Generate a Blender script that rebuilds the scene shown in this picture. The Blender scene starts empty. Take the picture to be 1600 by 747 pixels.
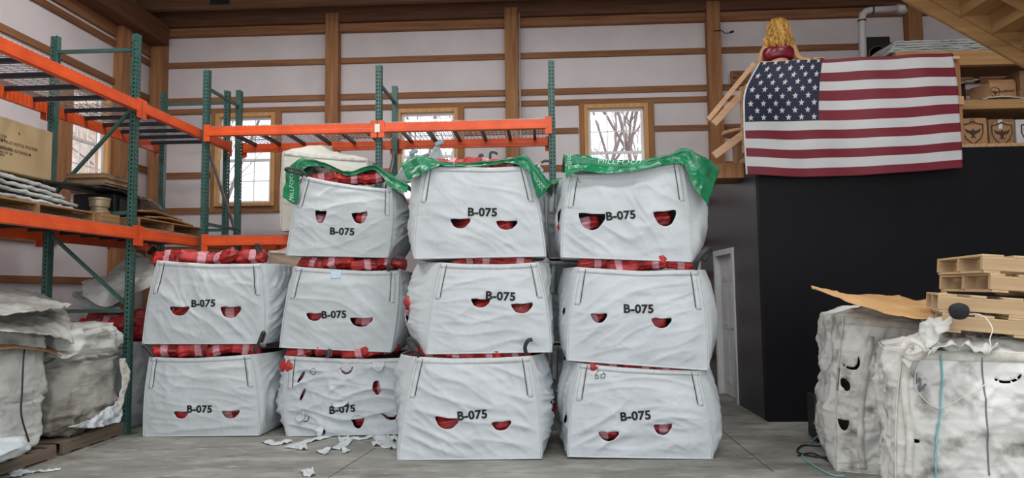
import bpy, bmesh, math, random
from math import sin, cos, pi, radians, sqrt
from mathutils import Vector, Matrix, noise, Euler

# ------------------------------------------------------------------ camera, sky, light, exposure
S = bpy.context.scene
C = S.collection
cd = bpy.data.cameras.new('camera'); cam = bpy.data.objects.new('camera', cd); C.objects.link(cam)
cd.sensor_width = 36; cd.lens = 1067 * 36 / 1600; cd.clip_end = 400
yaw, pit, rol = radians(2.7), radians(4.2), radians(0.7)
F = Vector((-sin(yaw) * cos(pit), cos(yaw) * cos(pit), sin(pit)))
R0 = Vector((cos(yaw), sin(yaw), 0)); U0 = R0.cross(F)
Rc = R0 * cos(rol) - U0 * sin(rol); Uc = R0 * sin(rol) + U0 * cos(rol)
m = Matrix((Rc, Uc, -F)).transposed().to_4x4(); m.translation = Vector((0, 0, 1.57))
cam.matrix_world = m
S.camera = cam
w = bpy.data.worlds.new('world'); S.world = w; w.use_nodes = True
bg = w.node_tree.nodes['Background']; bg.inputs[0].default_value = (0.93, 0.965, 1.0, 1); bg.inputs[1].default_value = 2.0
S.view_settings.view_transform = 'Standard'; S.view_settings.look = 'None'
S.view_settings.gamma = 1; S.view_settings.use_curve_mapping = False
S.view_settings.exposure = 0.0
# long ceiling lamps of the hall, back row added to brighten the walls
for lx, ly, le in ((-3.2, 3.6, 105), (.6, 3.6, 100), (4.4, 3.6, 110), (-3.2, -.4, 90), (.6, -.4, 90), (4.4, -.4, 90), (-3.9, 7.2, 105), (-.2, 7.2, 70), (4.2, 6.6, 22)):
    ld = bpy.data.lights.new('ceiling_lamp_and_fill', 'AREA'); ld.shape = 'RECTANGLE'; ld.size = 2.4; ld.size_y = .5; ld.energy = le; ld.color = (1, .985, .96)
    lo = bpy.data.objects.new('ceiling_lamp_and_fill', ld); C.objects.link(lo); lo.location = (lx, ly, 6.4)
ld = bpy.data.lights.new('door_daylight_boost', 'AREA'); ld.shape = 'RECTANGLE'; ld.size = 11; ld.size_y = 4.2; ld.energy = 120; ld.color = (.95, .98, 1)  # added area light, boosts daylight from the open door behind the photographer
lo = bpy.data.objects.new('door_daylight_boost', ld); C.objects.link(lo); lo.location = (.5, -2.4, 2.4); lo.rotation_euler = (radians(90), 0, 0)

# ------------------------------------------------------------------ helpers
def N3(x, y, z): return noise.noise(Vector((x, y, z)))
def ridge(x, y, z): return (1 - abs(noise.noise(Vector((x, y, z))) * 1.6)) ** 3
def lerp(a, b, t): return a + (b - a) * t

class MB:
    def __init__(s): s.v = []; s.f = []; s.m = []; s.mi = 0
    def add(s, vs, fs):
        o = len(s.v); s.v += [tuple(p) for p in vs]
        for f in fs: s.f.append(tuple(i + o for i in f)); s.m.append(s.mi)
        return s
    def box(s, x0, y0, z0, x1, y1, z1):
        return s.add([(x, y, z) for z in (z0, z1) for y in (y0, y1) for x in (x0, x1)],
                     [(0, 2, 3, 1), (4, 5, 7, 6), (0, 1, 5, 4), (2, 6, 7, 3), (0, 4, 6, 2), (1, 3, 7, 5)])
    def obox(s, c, d, M=None):
        hx, hy, hz = d[0] / 2, d[1] / 2, d[2] / 2
        M = M or Matrix()
        c = Vector(c)
        vs = [c + (M @ Vector((x, y, z))) for z in (-hz, hz) for y in (-hy, hy) for x in (-hx, hx)]
        return s.add(vs, [(0, 2, 3, 1), (4, 5, 7, 6), (0, 1, 5, 4), (2, 6, 7, 3), (0, 4, 6, 2), (1, 3, 7, 5)])
    def beam(s, a, b, wd, th, up=(0, 0, 1)):
        a = Vector(a); b = Vector(b); d = (b - a); L = d.length; d.normalize()
        u = Vector(up); sd = d.cross(u)
        if sd.length < 1e-4: sd = d.cross(Vector((0, 1, 0)))
        sd.normalize(); u = sd.cross(d)
        vs = [p + sd * (i * wd / 2) + u * (j * th / 2) for p in (a, b) for j in (-1, 1) for i in (-1, 1)]
        return s.add(vs, [(0, 1, 3, 2), (4, 6, 7, 5), (0, 4, 5, 1), (2, 3, 7, 6), (0, 2, 6, 4), (1, 5, 7, 3)])
    def tube(s, pts, r, n=8, cap=True):
        pts = [Vector(p) for p in pts]; rs = r if isinstance(r, (list, tuple)) else [r] * len(pts)
        prev = None; rings = []
        for i, p in enumerate(pts):
            d = (pts[min(i + 1, len(pts) - 1)] - pts[max(i - 1, 0)]).normalized()
            if prev is None: prev = d.orthogonal().normalized()
            prev = (prev - d * prev.dot(d))
            if prev.length < 1e-5: prev = d.orthogonal()
            prev.normalize(); q = d.cross(prev)
            rings.append([p + (prev * cos(2 * pi * k / n) + q * sin(2 * pi * k / n)) * rs[i] for k in range(n)])
        vs = [v for rg in rings for v in rg]
        fs = [(i * n + k, i * n + (k + 1) % n, (i + 1) * n + (k + 1) % n, (i + 1) * n + k) for i in range(len(pts) - 1) for k in range(n)]
        if cap: fs += [tuple(range(n))[::-1], tuple((len(pts) - 1) * n + k for k in range(n))]
        return s.add(vs, fs)
    def lathe(s, prof, c=(0, 0, 0), n=24, axis='Z'):
        vs = []
        for (r, z) in prof:
            for k in range(n):
                a = 2 * pi * k / n
                p = (r * cos(a), r * sin(a), z) if axis == 'Z' else ((r * cos(a), z, r * sin(a)) if axis == 'Y' else (z, r * cos(a), r * sin(a)))
                vs.append((p[0] + c[0], p[1] + c[1], p[2] + c[2]))
        fs = [(i * n + k, i * n + (k + 1) % n, (i + 1) * n + (k + 1) % n, (i + 1) * n + k) for i in range(len(prof) - 1) for k in range(n)]
        fs += [tuple(range(n))[::-1], tuple((len(prof) - 1) * n + k for k in range(n))]
        return s.add(vs, fs)
    def grid(s, rows):
        nv, nu = len(rows), len(rows[0])
        return s.add([p for r in rows for p in r], [(j * nu + i, j * nu + i + 1, (j + 1) * nu + i + 1, (j + 1) * nu + i) for j in range(nv - 1) for i in range(nu - 1)])
    def ribbon(s, pts, nrm, wd):          # flat band along pts
        pts = [Vector(p) for p in pts]; a = []; b = []
        for i, p in enumerate(pts):
            d = (pts[min(i + 1, len(pts) - 1)] - pts[max(i - 1, 0)]).normalized()
            q = d.cross(Vector(nrm)).normalized() * wd / 2
            a.append(p - q); b.append(p + q)
        return s.grid([a, b])
    def build(s, name, mats, parent=None, smooth=False, world=True, solid=0, bevel=0, sub=0, off=0, loc=None):
        me = bpy.data.meshes.new(name)
        M = None
        if parent is not None and world:
            r = parent
            while r.parent: r = r.parent
            M = r.matrix_basis.inverted()
        elif loc is not None: M = Matrix.Translation(-Vector(loc))
        vs = s.v if M is None else [M @ Vector(p) for p in s.v]
        me.from_pydata([tuple(p) for p in vs], [], s.f)
        mats = mats if isinstance(mats, (list, tuple)) else [mats]
        for x in mats: me.materials.append(x)
        if len(mats) > 1: me.polygons.foreach_set('material_index', s.m)
        if smooth: me.polygons.foreach_set('use_smooth', [True] * len(me.polygons))
        bm = bmesh.new(); bm.from_mesh(me)
        if solid == 0: bmesh.ops.recalc_face_normals(bm, faces=bm.faces)
        bm.to_mesh(me); bm.free()
        me.update()
        o = bpy.data.objects.new(name, me); C.objects.link(o)
        if parent is not None: o.parent = parent
        if loc is not None and parent is None: o.location = loc
        if solid:
            md = o.modifiers.new('solid', 'SOLIDIFY'); md.thickness = solid; md.offset = off
        if bevel:
            md = o.modifiers.new('bevel', 'BEVEL'); md.width = bevel; md.segments = 2; md.limit_method = 'ANGLE'
        if sub:
            md = o.modifiers.new('sub', 'SUBSURF'); md.levels = sub; md.render_levels = sub
        return o

def tag(o, label=None, cat=None, group=None, kind=None):
    if label: o['label'] = label
    if cat: o['category'] = cat
    if group: o['group'] = group
    if kind: o['kind'] = kind
    return o
def thing(name, loc, label=None, cat=None, group=None, rot=0, kind=None):
    o = bpy.data.objects.new(name, None); C.objects.link(o); o.location = loc
    if isinstance(rot, (tuple, list)): o.rotation_euler = rot
    else: o.rotation_euler = (0, 0, rot)
    o.empty_display_size = 0.1
    return tag(o, label, cat, group, kind)
def copy_tree(o, parent=None):
    c = o.copy(); C.objects.link(c)
    if parent: c.parent = parent
    for ch in list(o.children): copy_tree(ch, c)
    return c

def smooth_ctrl(ctrl, nu, nv):
    """Catmull-Rom grid through a small matrix of control points"""
    def cr(P, t):
        n = len(P) - 1; x = t * n; i = min(int(x), n - 1); f = x - i
        p1, p2 = P[i], P[i + 1]; p0 = P[i - 1] if i > 0 else p1 * 2 - p2; p3 = P[i + 2] if i + 2 <= n else p2 * 2 - p1
        return 0.5 * ((2 * p1) + (p2 - p0) * f + (2 * p0 - 5 * p1 + 4 * p2 - p3) * f * f + (3 * p1 - p0 - 3 * p2 + p3) * f ** 3)
    R = [[Vector(p) for p in r] for r in ctrl]
    rows = [[cr(r, i / nu) for i in range(nu + 1)] for r in R]
    return [[cr([rows[k][i] for k in range(len(rows))], j / nv) for i in range(nu + 1)] for j in range(nv + 1)]
def crumple(G, amp, sc, seed):
    out = []
    for j, r in enumerate(G):
        q = []
        for i, p in enumerate(r):
            a = G[min(j + 1, len(G) - 1)][i] - G[max(j - 1, 0)][i]; b = r[min(i + 1, len(r) - 1)] - r[max(i - 1, 0)]
            n = a.cross(b)
            n = n.normalized() if n.length > 1e-9 else Vector((0, 0, 1))
            d = amp * (ridge(p.x * sc + seed, p.y * sc, p.z * sc) - .5) + amp * .5 * N3(p.x * sc * 3, p.y * sc * 3, p.z * sc * 3 + seed)
            q.append(p + n * d)
        out.append(q)
    return out
def sheet(name, ctrl, mat, label=None, cat=None, nu=40, nv=20, amp=.01, sc=5, seed=0, th=.003, group=None, parent=None):
    G = crumple(smooth_ctrl(ctrl, nu, nv), amp, sc, seed)
    mb = MB(); mb.grid(G)
    if parent: return mb.build(name, mat, parent, smooth=True, solid=th), G
    c = sum((p for r in G for p in r), Vector()) / ((nu + 1) * (nv + 1)); c.z = min(p.z for r in G for p in r)
    o = mb.build(name, mat, None, smooth=True, solid=th, loc=tuple(c))
    return tag(o, label, cat, group), G

# ------------------------------------------------------------------ materials
def nd(nt, t, **k):
    n = nt.nodes.new(t)
    for a, b in k.items(): setattr(n, a, b)
    return n
def pmat(name, c1, c2=None, scale=4, rough=.6, metal=0, bump=0, bscale=30, stretch=(1, 1, 1), detail=4, lo=.35, hi=.65, spec=.5, c3=None, c3scale=3, c3lo=.55, c3hi=.7, trans=0, bdist=.01, alpha=1, c3stretch=(1, 1, 1)):
    M = bpy.data.materials.new(name); M.use_nodes = True; nt = M.node_tree; b = nt.nodes['Principled BSDF']
    b.inputs['Roughness'].default_value = rough; b.inputs['Metallic'].default_value = metal
    b.inputs['Specular IOR Level'].default_value = spec
    tc = nd(nt, 'ShaderNodeTexCoord')
    def nz(sc, st, det=detail):
        mp = nd(nt, 'ShaderNodeMapping'); mp.inputs['Scale'].default_value = st; nt.links.new(tc.outputs['Object'], mp.inputs[0])
        n = nd(nt, 'ShaderNodeTexNoise'); n.inputs['Scale'].default_value = sc; n.inputs['Detail'].default_value = det
        nt.links.new(mp.outputs[0], n.inputs['Vector']); return n
    def ramp(src, lo, hi):
        r = nd(nt, 'ShaderNodeMapRange'); r.inputs[1].default_value = lo; r.inputs[2].default_value = hi; nt.links.new(src, r.inputs[0]); return r
    b.inputs['Base Color'].default_value = (*c1, 1)
    cur = None
    if c2:
        n = nz(scale, stretch); r = ramp(n.outputs[0], lo, hi)
        mx = nd(nt, 'ShaderNodeMix', data_type='RGBA'); mx.inputs[6].default_value = (*c1, 1); mx.inputs[7].default_value = (*c2, 1)
        nt.links.new(r.outputs[0], mx.inputs[0]); cur = mx.outputs[2]
    if c3:
        n = nz(c3scale, c3stretch, 6); r = ramp(n.outputs[0], c3lo, c3hi)
        mx = nd(nt, 'ShaderNodeMix', data_type='RGBA'); mx.inputs[6].default_value = (*c1, 1); mx.inputs[7].default_value = (*c3, 1)
        if cur: nt.links.new(cur, mx.inputs[6])
        nt.links.new(r.outputs[0], mx.inputs[0]); cur = mx.outputs[2]
    if cur: nt.links.new(cur, b.inputs['Base Color'])
    if bump:
        n = nz(bscale, stretch, 5); bp = nd(nt, 'ShaderNodeBump'); bp.inputs['Strength'].default_value = bump; bp.inputs['Distance'].default_value = bdist
        nt.links.new(n.outputs[0], bp.inputs['Height']); nt.links.new(bp.outputs[0], b.inputs['Normal'])
    if trans: b.inputs['Transmission Weight'].default_value = trans
    if alpha < 1: b.inputs['Alpha'].default_value = alpha
    return M
def wood(name, c1, c2, axis='X', rough=.7, c3=None):
    st = {'X': (.06, 1, 1), 'Y': (1, .06, 1), 'Z': (1, 1, .06)}[axis]
    return pmat(name, c1, c2, scale=22, rough=rough, bump=.3, bscale=40, stretch=st, lo=.3, hi=.7, spec=.25, c3=c3 or tuple(x * .55 for x in c2), c3scale=7, c3lo=.62, c3hi=.8, c3stretch=st)

MT = {}
MT['bag'] = pmat('woven_white', (.535, .578, .605), (.48, .52, .547), 3, .58, bump=.35, bscale=14, bdist=.012, spec=.35)
MT['bag_old'] = pmat('woven_worn', (.56, .565, .545), (.42, .425, .40), 4, .7, bump=.5, bscale=12, bdist=.02, spec=.25, c3=(.20, .18, .15), c3scale=2.6, c3lo=.54, c3hi=.72)
MT['bag_dirty'] = pmat('woven_dirty', (.66, .665, .65), (.52, .52, .495), 3, .7, bump=.5, bscale=12, bdist=.02, spec=.25, c3=(.13, .115, .10), c3scale=6, c3lo=.54, c3hi=.74)
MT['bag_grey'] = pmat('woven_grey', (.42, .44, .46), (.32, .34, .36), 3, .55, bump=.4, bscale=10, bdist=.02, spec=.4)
MT['beige'] = pmat('beige_cloth', (.60, .60, .54), (.52, .52, .46), 3, .7, bump=.4, bscale=12, bdist=.015)
MT['tan_cloth'] = pmat('tan_wrapped_cloth', (.45, .36, .27), (.35, .26, .19), 3, .6, bump=.4, bscale=10, bdist=.02)
MT['strap'] = pmat('webbing_white', (.55, .585, .60), (.49, .52, .535), 20, .7, bump=.5, bscale=120, bdist=.003)
MT['strap_old'] = pmat('webbing_worn', (.60, .59, .55), (.42, .40, .36), 12, .8, bump=.5, bscale=120, bdist=.003)
MT['black_strap'] = pmat('webbing_black', (.022, .024, .028), (.035, .037, .04), 30, .6, bump=.4, bscale=150, bdist=.002)
MT['ink'] = pmat('black_print', (.016, .016, .018), rough=.6, spec=.2)
MT['ink_grey'] = pmat('grey_marker_ink', (.16, .17, .19), rough=.6, spec=.2)
MT['red'] = pmat('red_netting', (.52, .026, .028), (.20, .013, .013), 8, .42, bump=.8, bscale=60, bdist=.008, c3=(.30, .09, .06), c3scale=14, c3lo=.58, c3hi=.7)
MT['pink'] = pmat('pink_paper', (.62, .32, .36), (.50, .20, .24), 10, .6, bump=.3, bscale=40)
MT['liner'] = pmat('dark_red_liner', (.14, .02, .02), (.05, .012, .012), 7, .7)
MT['green'] = pmat('green_plastic', (.003, .20, .082), (.003, .13, .052), 5, .25, bump=.5, bscale=16, bdist=.02, spec=.6)
MT['green_print'] = pmat('pale_green_print', (.42, .70, .55), rough=.35)
def creases(M, sc=5, strength=.6, dist=.02):
    nt = M.node_tree; b = nt.nodes['Principled BSDF']; old = b.inputs['Normal'].links[0].from_socket if b.inputs['Normal'].links else None
    tc = nd(nt, 'ShaderNodeTexCoord'); prev = old
    for k, (rot, st, s_) in enumerate((((.0, .5, .3), (1, 1, 3.2), sc), ((.3, -.6, .0), (1, 1, 2.6), sc * 1.7))):
        mp = nd(nt, 'ShaderNodeMapping'); mp.inputs['Rotation'].default_value = rot; mp.inputs['Scale'].default_value = st
        nt.links.new(tc.outputs['Object'], mp.inputs[0])
        n = nd(nt, 'ShaderNodeTexNoise'); n.noise_type = 'RIDGED_MULTIFRACTAL'; n.inputs['Scale'].default_value = s_ * .45; n.inputs['Detail'].default_value = 3; n.inputs['Roughness'].default_value = .45; n.inputs['Distortion'].default_value = .4
        nt.links.new(mp.outputs[0], n.inputs['Vector'])
        bp = nd(nt, 'ShaderNodeBump'); bp.inputs['Strength'].default_value = strength; bp.inputs['Distance'].default_value = dist / (k + 1)
        nt.links.new(n.outputs[0], bp.inputs['Height'])
        if prev: nt.links.new(prev, bp.inputs['Normal'])
        prev = bp.outputs[0]
    nt.links.new(prev, b.inputs['Normal'])
for k_ in ('bag', 'bag_grey', 'beige', 'tan_cloth'): creases(MT[k_])
MT['bag_bale'] = pmat('woven_grimy', (.44, .43, .39), (.30, .29, .26), 4, .6, bump=.5, bscale=12, bdist=.02, c3=(.14, .12, .09), c3scale=3, c3lo=.5, c3hi=.7)
for k_ in ('bag_old', 'bag_dirty', 'bag_bale'): creases(MT[k_], 7, .8, .03)
MT['steel_green'] = pmat('rack_green', (.042, .115, .098), (.034, .092, .080), 8, .4, bump=.1, bscale=60, spec=.5, c3=(.10, .17, .15), c3scale=30, c3lo=.66, c3hi=.75)
MT['steel_orange'] = pmat('rack_orange', (.76, .10, .020), (.62, .075, .016), 5, .38, spec=.5, bump=.1, bscale=40)
MT['steel_dark'] = pmat('rack_dark_support', (.022, .03, .045), (.015, .02, .03), 8, .4, metal=.3)
MT['galv'] = pmat('galvanised_wire', (.42, .42, .42), (.30, .30, .31), 20, .4, metal=.7)
MT['label_white'] = pmat('rack_label', (.75, .72, .66), rough=.6)
MT['girt'] = wood('pine_girt', (.36, .175, .085), (.23, .10, .048), 'X')
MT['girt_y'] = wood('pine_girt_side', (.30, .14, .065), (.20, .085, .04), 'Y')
MT['post'] = wood('pine_post', (.42, .21, .095), (.27, .12, .052), 'Z')
MT['beam'] = wood('ceiling_beam', (.19, .095, .052), (.115, .052, .030), 'X')
MT['beam_y'] = wood('ceiling_beam_side', (.17, .075, .038), (.10, .042, .022), 'Y')
MT['frame_wood'] = wood('window_casing_pine', (.72, .42, .19), (.58, .31, .13), 'Z')
MT['lumber'] = wood('fresh_lumber', (.66, .42, .26), (.54, .31, .18), 'X')
MT['lumber_y'] = wood('stair_lumber', (.40, .235, .10), (.28, .15, .06), 'Y')
MT['lumber_x'] = wood('stair_stringer_lumber', (.42, .25, .11), (.30, .165, .065), 'X')
MT['osb'] = pmat('strand_board', (.52, .34, .18), (.34, .19, .09), 30, .8, bump=.4, bscale=30)
MT['pallet'] = wood('pallet_wood', (.52, .38, .23), (.40, .27, .15), 'X')
MT['pallet_y'] = wood('pallet_wood_cross', (.56, .42, .26), (.44, .31, .18), 'Y')
MT['pallet_old'] = wood('weathered_pallet_wood', (.20, .155, .115), (.13, .10, .075), 'X')
MT['pallet_mid'] = wood('brown_pallet_wood', (.38, .22, .10), (.24, .13, .06), 'Y')
MT['card'] = pmat('cardboard', (.45, .26, .13), (.37, .20, .09), 3, .8, bump=.2, bscale=8, bdist=.01)
MT['card_dark'] = pmat('cardboard_dark', (.27, .15, .075), (.22, .12, .06), 3, .8)
MT['card_tan'] = pmat('cardboard_tan', (.50, .38, .21), (.42, .30, .16), 1.5, .75, bump=.15, bscale=5)
MT['card_light'] = pmat('cardboard_light', (.62, .38, .17), (.52, .30, .12), 3, .8, bump=.4, bscale=6, bdist=.02)
MT['print_brown'] = pmat('brown_print', (.05, .028, .018), rough=.8)
MT['wall'] = pmat('wall_liner', (.76, .70, .722), (.66, .605, .625), 1.1, .5, bump=.5, bscale=2.2, bdist=.05, spec=.35)
MT['ceil'] = pmat('ceiling_sheet', (.10, .085, .08), (.07, .06, .058), 2, .8)
MT['black'] = pmat('black_painted_wall', (.0055, .0062, .0082), (.0045, .005, .0068), 1.5, .5, spec=.15, bump=.05, bscale=40)
MT['whitep'] = pmat('white_paint', (.66, .67, .69), (.60, .61, .63), 6, .45)
MT['vinyl'] = pmat('white_vinyl', (.88, .89, .91), rough=.35)
MT['pvc'] = pmat('pvc_pipe', (.40, .38, .39), rough=.4)
MT['dark'] = pmat('dark_plastic', (.012, .012, .014), rough=.5)
MT['foam'] = pmat('black_foam', (.010, .011, .014), (.02, .021, .025), 90, .9, bump=.5, bscale=150)
MT['teal_cord'] = pmat('hanging_rope', (.18, .42, .46), rough=.5)
MT['white_cord'] = pmat('white_cord', (.70, .68, .64), rough=.5)
MT['tin'] = pmat('tan_metal', (.33, .27, .17), (.22, .18, .11), 6, .4, metal=.4)
MT['flag_red'] = pmat('flag_red', (.175, .008, .022), (.15, .0065, .019), 2, .6, bump=.25, bscale=5, bdist=.03)
MT['flag_white'] = pmat('flag_white', (.57, .58, .59), (.51, .52, .53), 2, .6, bump=.25, bscale=5, bdist=.03)
MT['flag_blue'] = pmat('flag_blue', (.0045, .0085, .036), (.004, .007, .03), 2, .6, bump=.2, bscale=5, bdist=.03)
MT['plastic_wrap'] = pmat('grey_plastic_sheet', (.42, .44, .43), (.28, .30, .30), 14, .3, bump=.6, bscale=20, stretch=(.2, 1, 3), bdist=.02)
MT['skin'] = pmat('painted_skin', (.62, .36, .17), (.55, .30, .14), 5, .4)
MT['hair'] = pmat('painted_blonde', (.62, .36, .075), (.36, .17, .03), 26, .4, bump=.8, bscale=30, stretch=(1, 1, .25), bdist=.02)
MT['crimson'] = pmat('crimson_paint', (.20, .008, .022), (.15, .006, .018), 5, .25)
MT['bark'] = pmat('pale_bark', (.35, .27, .24), (.26, .20, .18), 10, .9)
MT['bank'] = pmat('tan_bank', (.80, .63, .48), (.60, .42, .29), 2.2, .9, bump=1, bscale=3, bdist=.15, c3=(.8, .72, .66), c3scale=3, c3lo=.5, c3hi=.6)
MT['snow'] = pmat('pale_ground', (.62, .60, .57), (.50, .47, .43), .5, .9)

def glass():
    M = bpy.data.materials.new('window_glass'); M.use_nodes = True; nt = M.node_tree
    for n in list(nt.nodes): nt.nodes.remove(n)
    o = nd(nt, 'ShaderNodeOutputMaterial'); mx = nd(nt, 'ShaderNodeMixShader'); t = nd(nt, 'ShaderNodeBsdfTransparent'); g = nd(nt, 'ShaderNodeBsdfGlossy')
    t.inputs[0].default_value = (.96, .97, 1, 1); g.inputs['Roughness'].default_value = .02; mx.inputs[0].default_value = .07
    nt.links.new(t.outputs[0], mx.inputs[1]); nt.links.new(g.outputs[0], mx.inputs[2]); nt.links.new(mx.outputs[0], o.inputs[0]); return M
MT['glass'] = glass()

def floor_mat():
    M = pmat('concrete_floor', (.27, .27, .245), (.165, .165, .15), 1.4, .62, stretch=(.6, 1, 1), detail=12, lo=.3, hi=.7, bump=.35, bscale=9, bdist=.01, spec=.35, c3=(.36, .36, .335), c3scale=3.5, c3lo=.5, c3hi=.72, c3stretch=(.5, 1, 1))
    nt = M.node_tree; b = nt.nodes['Principled BSDF']
    src = b.inputs['Base Color'].links[0].from_socket
    tc = nd(nt, 'ShaderNodeTexCoord')
    def blend(src, col, stretch, sc, lo, hi):
        mp = nd(nt, 'ShaderNodeMapping'); mp.inputs['Scale'].default_value = stretch; mp.inputs['Rotation'].default_value = (0, 0, .25)
        nt.links.new(tc.outputs['Object'], mp.inputs[0])
        n = nd(nt, 'ShaderNodeTexNoise'); n.inputs['Scale'].default_value = sc; n.inputs['Detail'].default_value = 8; n.inputs['Roughness'].default_value = .65
        nt.links.new(mp.outputs[0], n.inputs['Vector'])
        r = nd(nt, 'ShaderNodeMapRange'); r.inputs[1].default_value = lo; r.inputs[2].default_value = hi; nt.links.new(n.outputs[0], r.inputs[0])
        mx = nd(nt, 'ShaderNodeMix', data_type='RGBA'); mx.inputs[7].default_value = (*col, 1)
        nt.links.new(src, mx.inputs[6]); nt.links.new(r.outputs[0], mx.inputs[0]); return mx.outputs[2]
    s = blend(src, (.13, .105, .075), (.4, 1.1, 1), 5, .52, .72)
    s = blend(s, (.06, .05, .04), (1, 1, 1), 38, .68, .74)
    s = blend(s, (.46, .44, .40), (.35, 1.2, 1), 12, .56, .76)
    nt.links.new(s, b.inputs['Base Color'])
    return M
MT['floor'] = floor_mat()

# ------------------------------------------------------------------ setting
def struct(o): o['kind'] = 'structure'; return o
XL, XR, YB, YF = -6.74, 8.5, 11.34, -2.5
mb = MB(); mb.box(XL - .2, YF, -.15, XR + .2, YB + .2, 0)
fl = struct(mb.build('floor', MT['floor']))
mj = MB()
mj.beam((-1.72, 6.9, .001), (-1.95, 5.0, .001), .008, .002); mj.box(1.9, 6.0, 0, 1.91, 11.3, .0015)
mj.build('floor_joint', pmat('floor_joint_line', (.07, .06, .05), rough=.9), fl)
mb = MB(); mb.box(XL - .3, YF, 6.75, XR + .2, YB + .2, 6.9)
struct(mb.build('ceiling', MT['ceil']))
mb = MB(); mb.box(-60, -40, -.6, 60, 60, -.3)
struct(mb.build('ground_outside', MT['snow']))

def wall_cells(axis, const, th, spans, zs, holes, name, mat):
    mb = MB()
    for a0, a1 in zip(spans[:-1], spans[1:]):
        for z0, z1 in zip(zs[:-1], zs[1:]):
            ca, cz = (a0 + a1) / 2, (z0 + z1) / 2
            if any(h[0] < ca < h[1] and h[2] < cz < h[3] for h in holes): continue
            if axis == 'X': mb.box(a0, const, z0, a1, const + th, z1)
            else: mb.box(const - th, a0, z0, const, a1, z1)
    return struct(mb.build(name, mat))
WB = [(-5.60, -4.56), (-2.46, -1.42), (.70, 1.76)]
ZW0, ZW1 = 3.03, 4.64
sp = sorted([XL - .2, XR + .2] + [e for q in WB for e in (q[0] + .05, q[1] - .05)])
hol = [(a + .05, b - .05, ZW0 + .05, ZW1 - .05) for a, b in WB]
wb = wall_cells('X', YB, .16, sp, [0, ZW0 + .05, ZW1 - .05, 6.75], hol, 'wall_back', MT['wall'])
LW = (9.20, 10.12)
wl = wall_cells('Y', XL, .16, [YF, LW[0] + .05, LW[1] - .05, YB], [0, ZW0 + .05, ZW1 - .05, 6.75], [(LW[0] + .05, LW[1] - .05, ZW0 + .05, ZW1 - .05)], 'wall_left', MT['wall'])
mb = MB(); mb.box(XR, YF, 0, XR + .15, YB, 6.75); struct(mb.build('wall_right', MT['wall']))
mb = MB(); mb.box(XL, YF - .2, 4.6, XR + .2, YF, 6.75); mb.box(XL, YF - .2, 0, XL + 1.0, YF, 4.6); mb.box(XR - 1.0, YF - .2, 0, XR + .2, YF, 4.6)
struct(mb.build('wall_front', MT['wall']))

# girts and posts of the back wall
def girt_back(x0, x1, z, h=.10):
    m_ = MB(); m_.box(x0, YB - .04, z - h / 2, x1, YB, z + h / 2); m_.build('girt', MT['girt'], wb, bevel=.003)
for z in (5.51, 4.88): girt_back(-6.6, 8.4, z)
girt_back(-6.6, 8.4, 4.69, .09)
def segs(z, h, cuts, x0=-6.6, x1=8.4):
    xs = [x0]
    for a, b in cuts: xs += [a, b]
    xs.append(x1)
    for i in range(0, len(xs), 2): girt_back(xs[i], xs[i + 1], z, h)
segs(4.21, .09, [(WB[1][0] - .1, WB[1][1] + .08), (WB[2][0] - .1, WB[2][1] + .08)], x0=-3.5)
segs(3.58, .10, [(a - .1, b + .08) for a, b in WB])
for z in (2.97, 2.31, 1.77, 1.1, .45): girt_back(-6.6, 8.4, z)
for x in (-3.55, -.5, 2.86, 6.11):
    m_ = MB(); m_.box(x - .11, YB - .18, 0, x + .11, YB, 6.3); m_.build('post', MT['post'], wb, bevel=.004)
m_ = MB(); m_.box(-6.69, YB - .2, 0, -6.48, YB, 6.0); m_.build('post', MT['post'], wb, bevel=.004)
m_ = MB(); m_.box(-6.7, YB - .10, 6.0, 8.4, YB, 6.14); m_.build('top_girt', MT['girt'], wb)
m_ = MB(); m_.box(-6.7, YB - .16, 6.15, 8.4, YB, 6.6); m_.build('wall_plate', MT['beam'], wb)
# left wall framing
for z, h in ((5.51, .10), (4.90, .10), (1.77, .10), (1.1, .1)):
    m_ = MB(); m_.box(XL, YF, z - h / 2, XL + .04, YB - .1, z + h / 2); m_.build('girt', MT['girt_y'], wl, bevel=.003)
for z in (4.2, 3.66, 2.97, 2.31):
    for y0, y1 in ((YF, LW[0] - .1), (LW[1] + .1, YB - .1)):
        m_ = MB(); m_.box(XL, y0, z - .05, XL + .04, y1, z + .05); m_.build('girt', MT['girt_y'], wl, bevel=.003)
for y0, y1 in ((10.22, 10.44), (7.1, 7.3), (4.0, 4.2)):
    m_ = MB(); m_.box(XL, y0, 0, XL + .15, y1, 6.0); m_.build('post', MT['post'], wl, bevel=.004)
m_ = MB(); m_.box(XL, 8.93, 2.55, XL + .14, 9.17, 4.72); m_.build('window_stud', MT['post'], wl, bevel=.004)
m_ = MB(); m_.box(XL, YF, 5.80, XL + .36, 11.14, 6.16); m_.build('wall_plate', MT['beam_y'], wl, bevel=.005)
m_ = MB(); m_.box(XL, YF, 5.62, XL + .05, 11.2, 5.80); m_.build('girt', MT['girt_y'], wl)
# roof truss lower chord with steel nail plates
tr = thing('trim_1', (0, 10.6, 6.2), kind='structure')
m_ = MB(); m_.box(-6.62, 10.55, 6.19, 8.4, 10.65, 6.42); m_.build('truss_chord', MT['beam'], tr, bevel=.004)
for x in (-5.2, -1.75, 1.9):
    m_ = MB(); m_.box(x - .16, 10.54, 6.24, x + .16, 10.549, 6.40); m_.build('nail_plate', MT['steel_dark'], tr)
for x in (-4.7, -1.3, 2.0):
    m_ = MB(); m_.beam((x, 10.6, 6.4), (x + .9, 10.6, 6.75), .1, .12); m_.build('truss_web', MT['beam'], tr)

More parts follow.
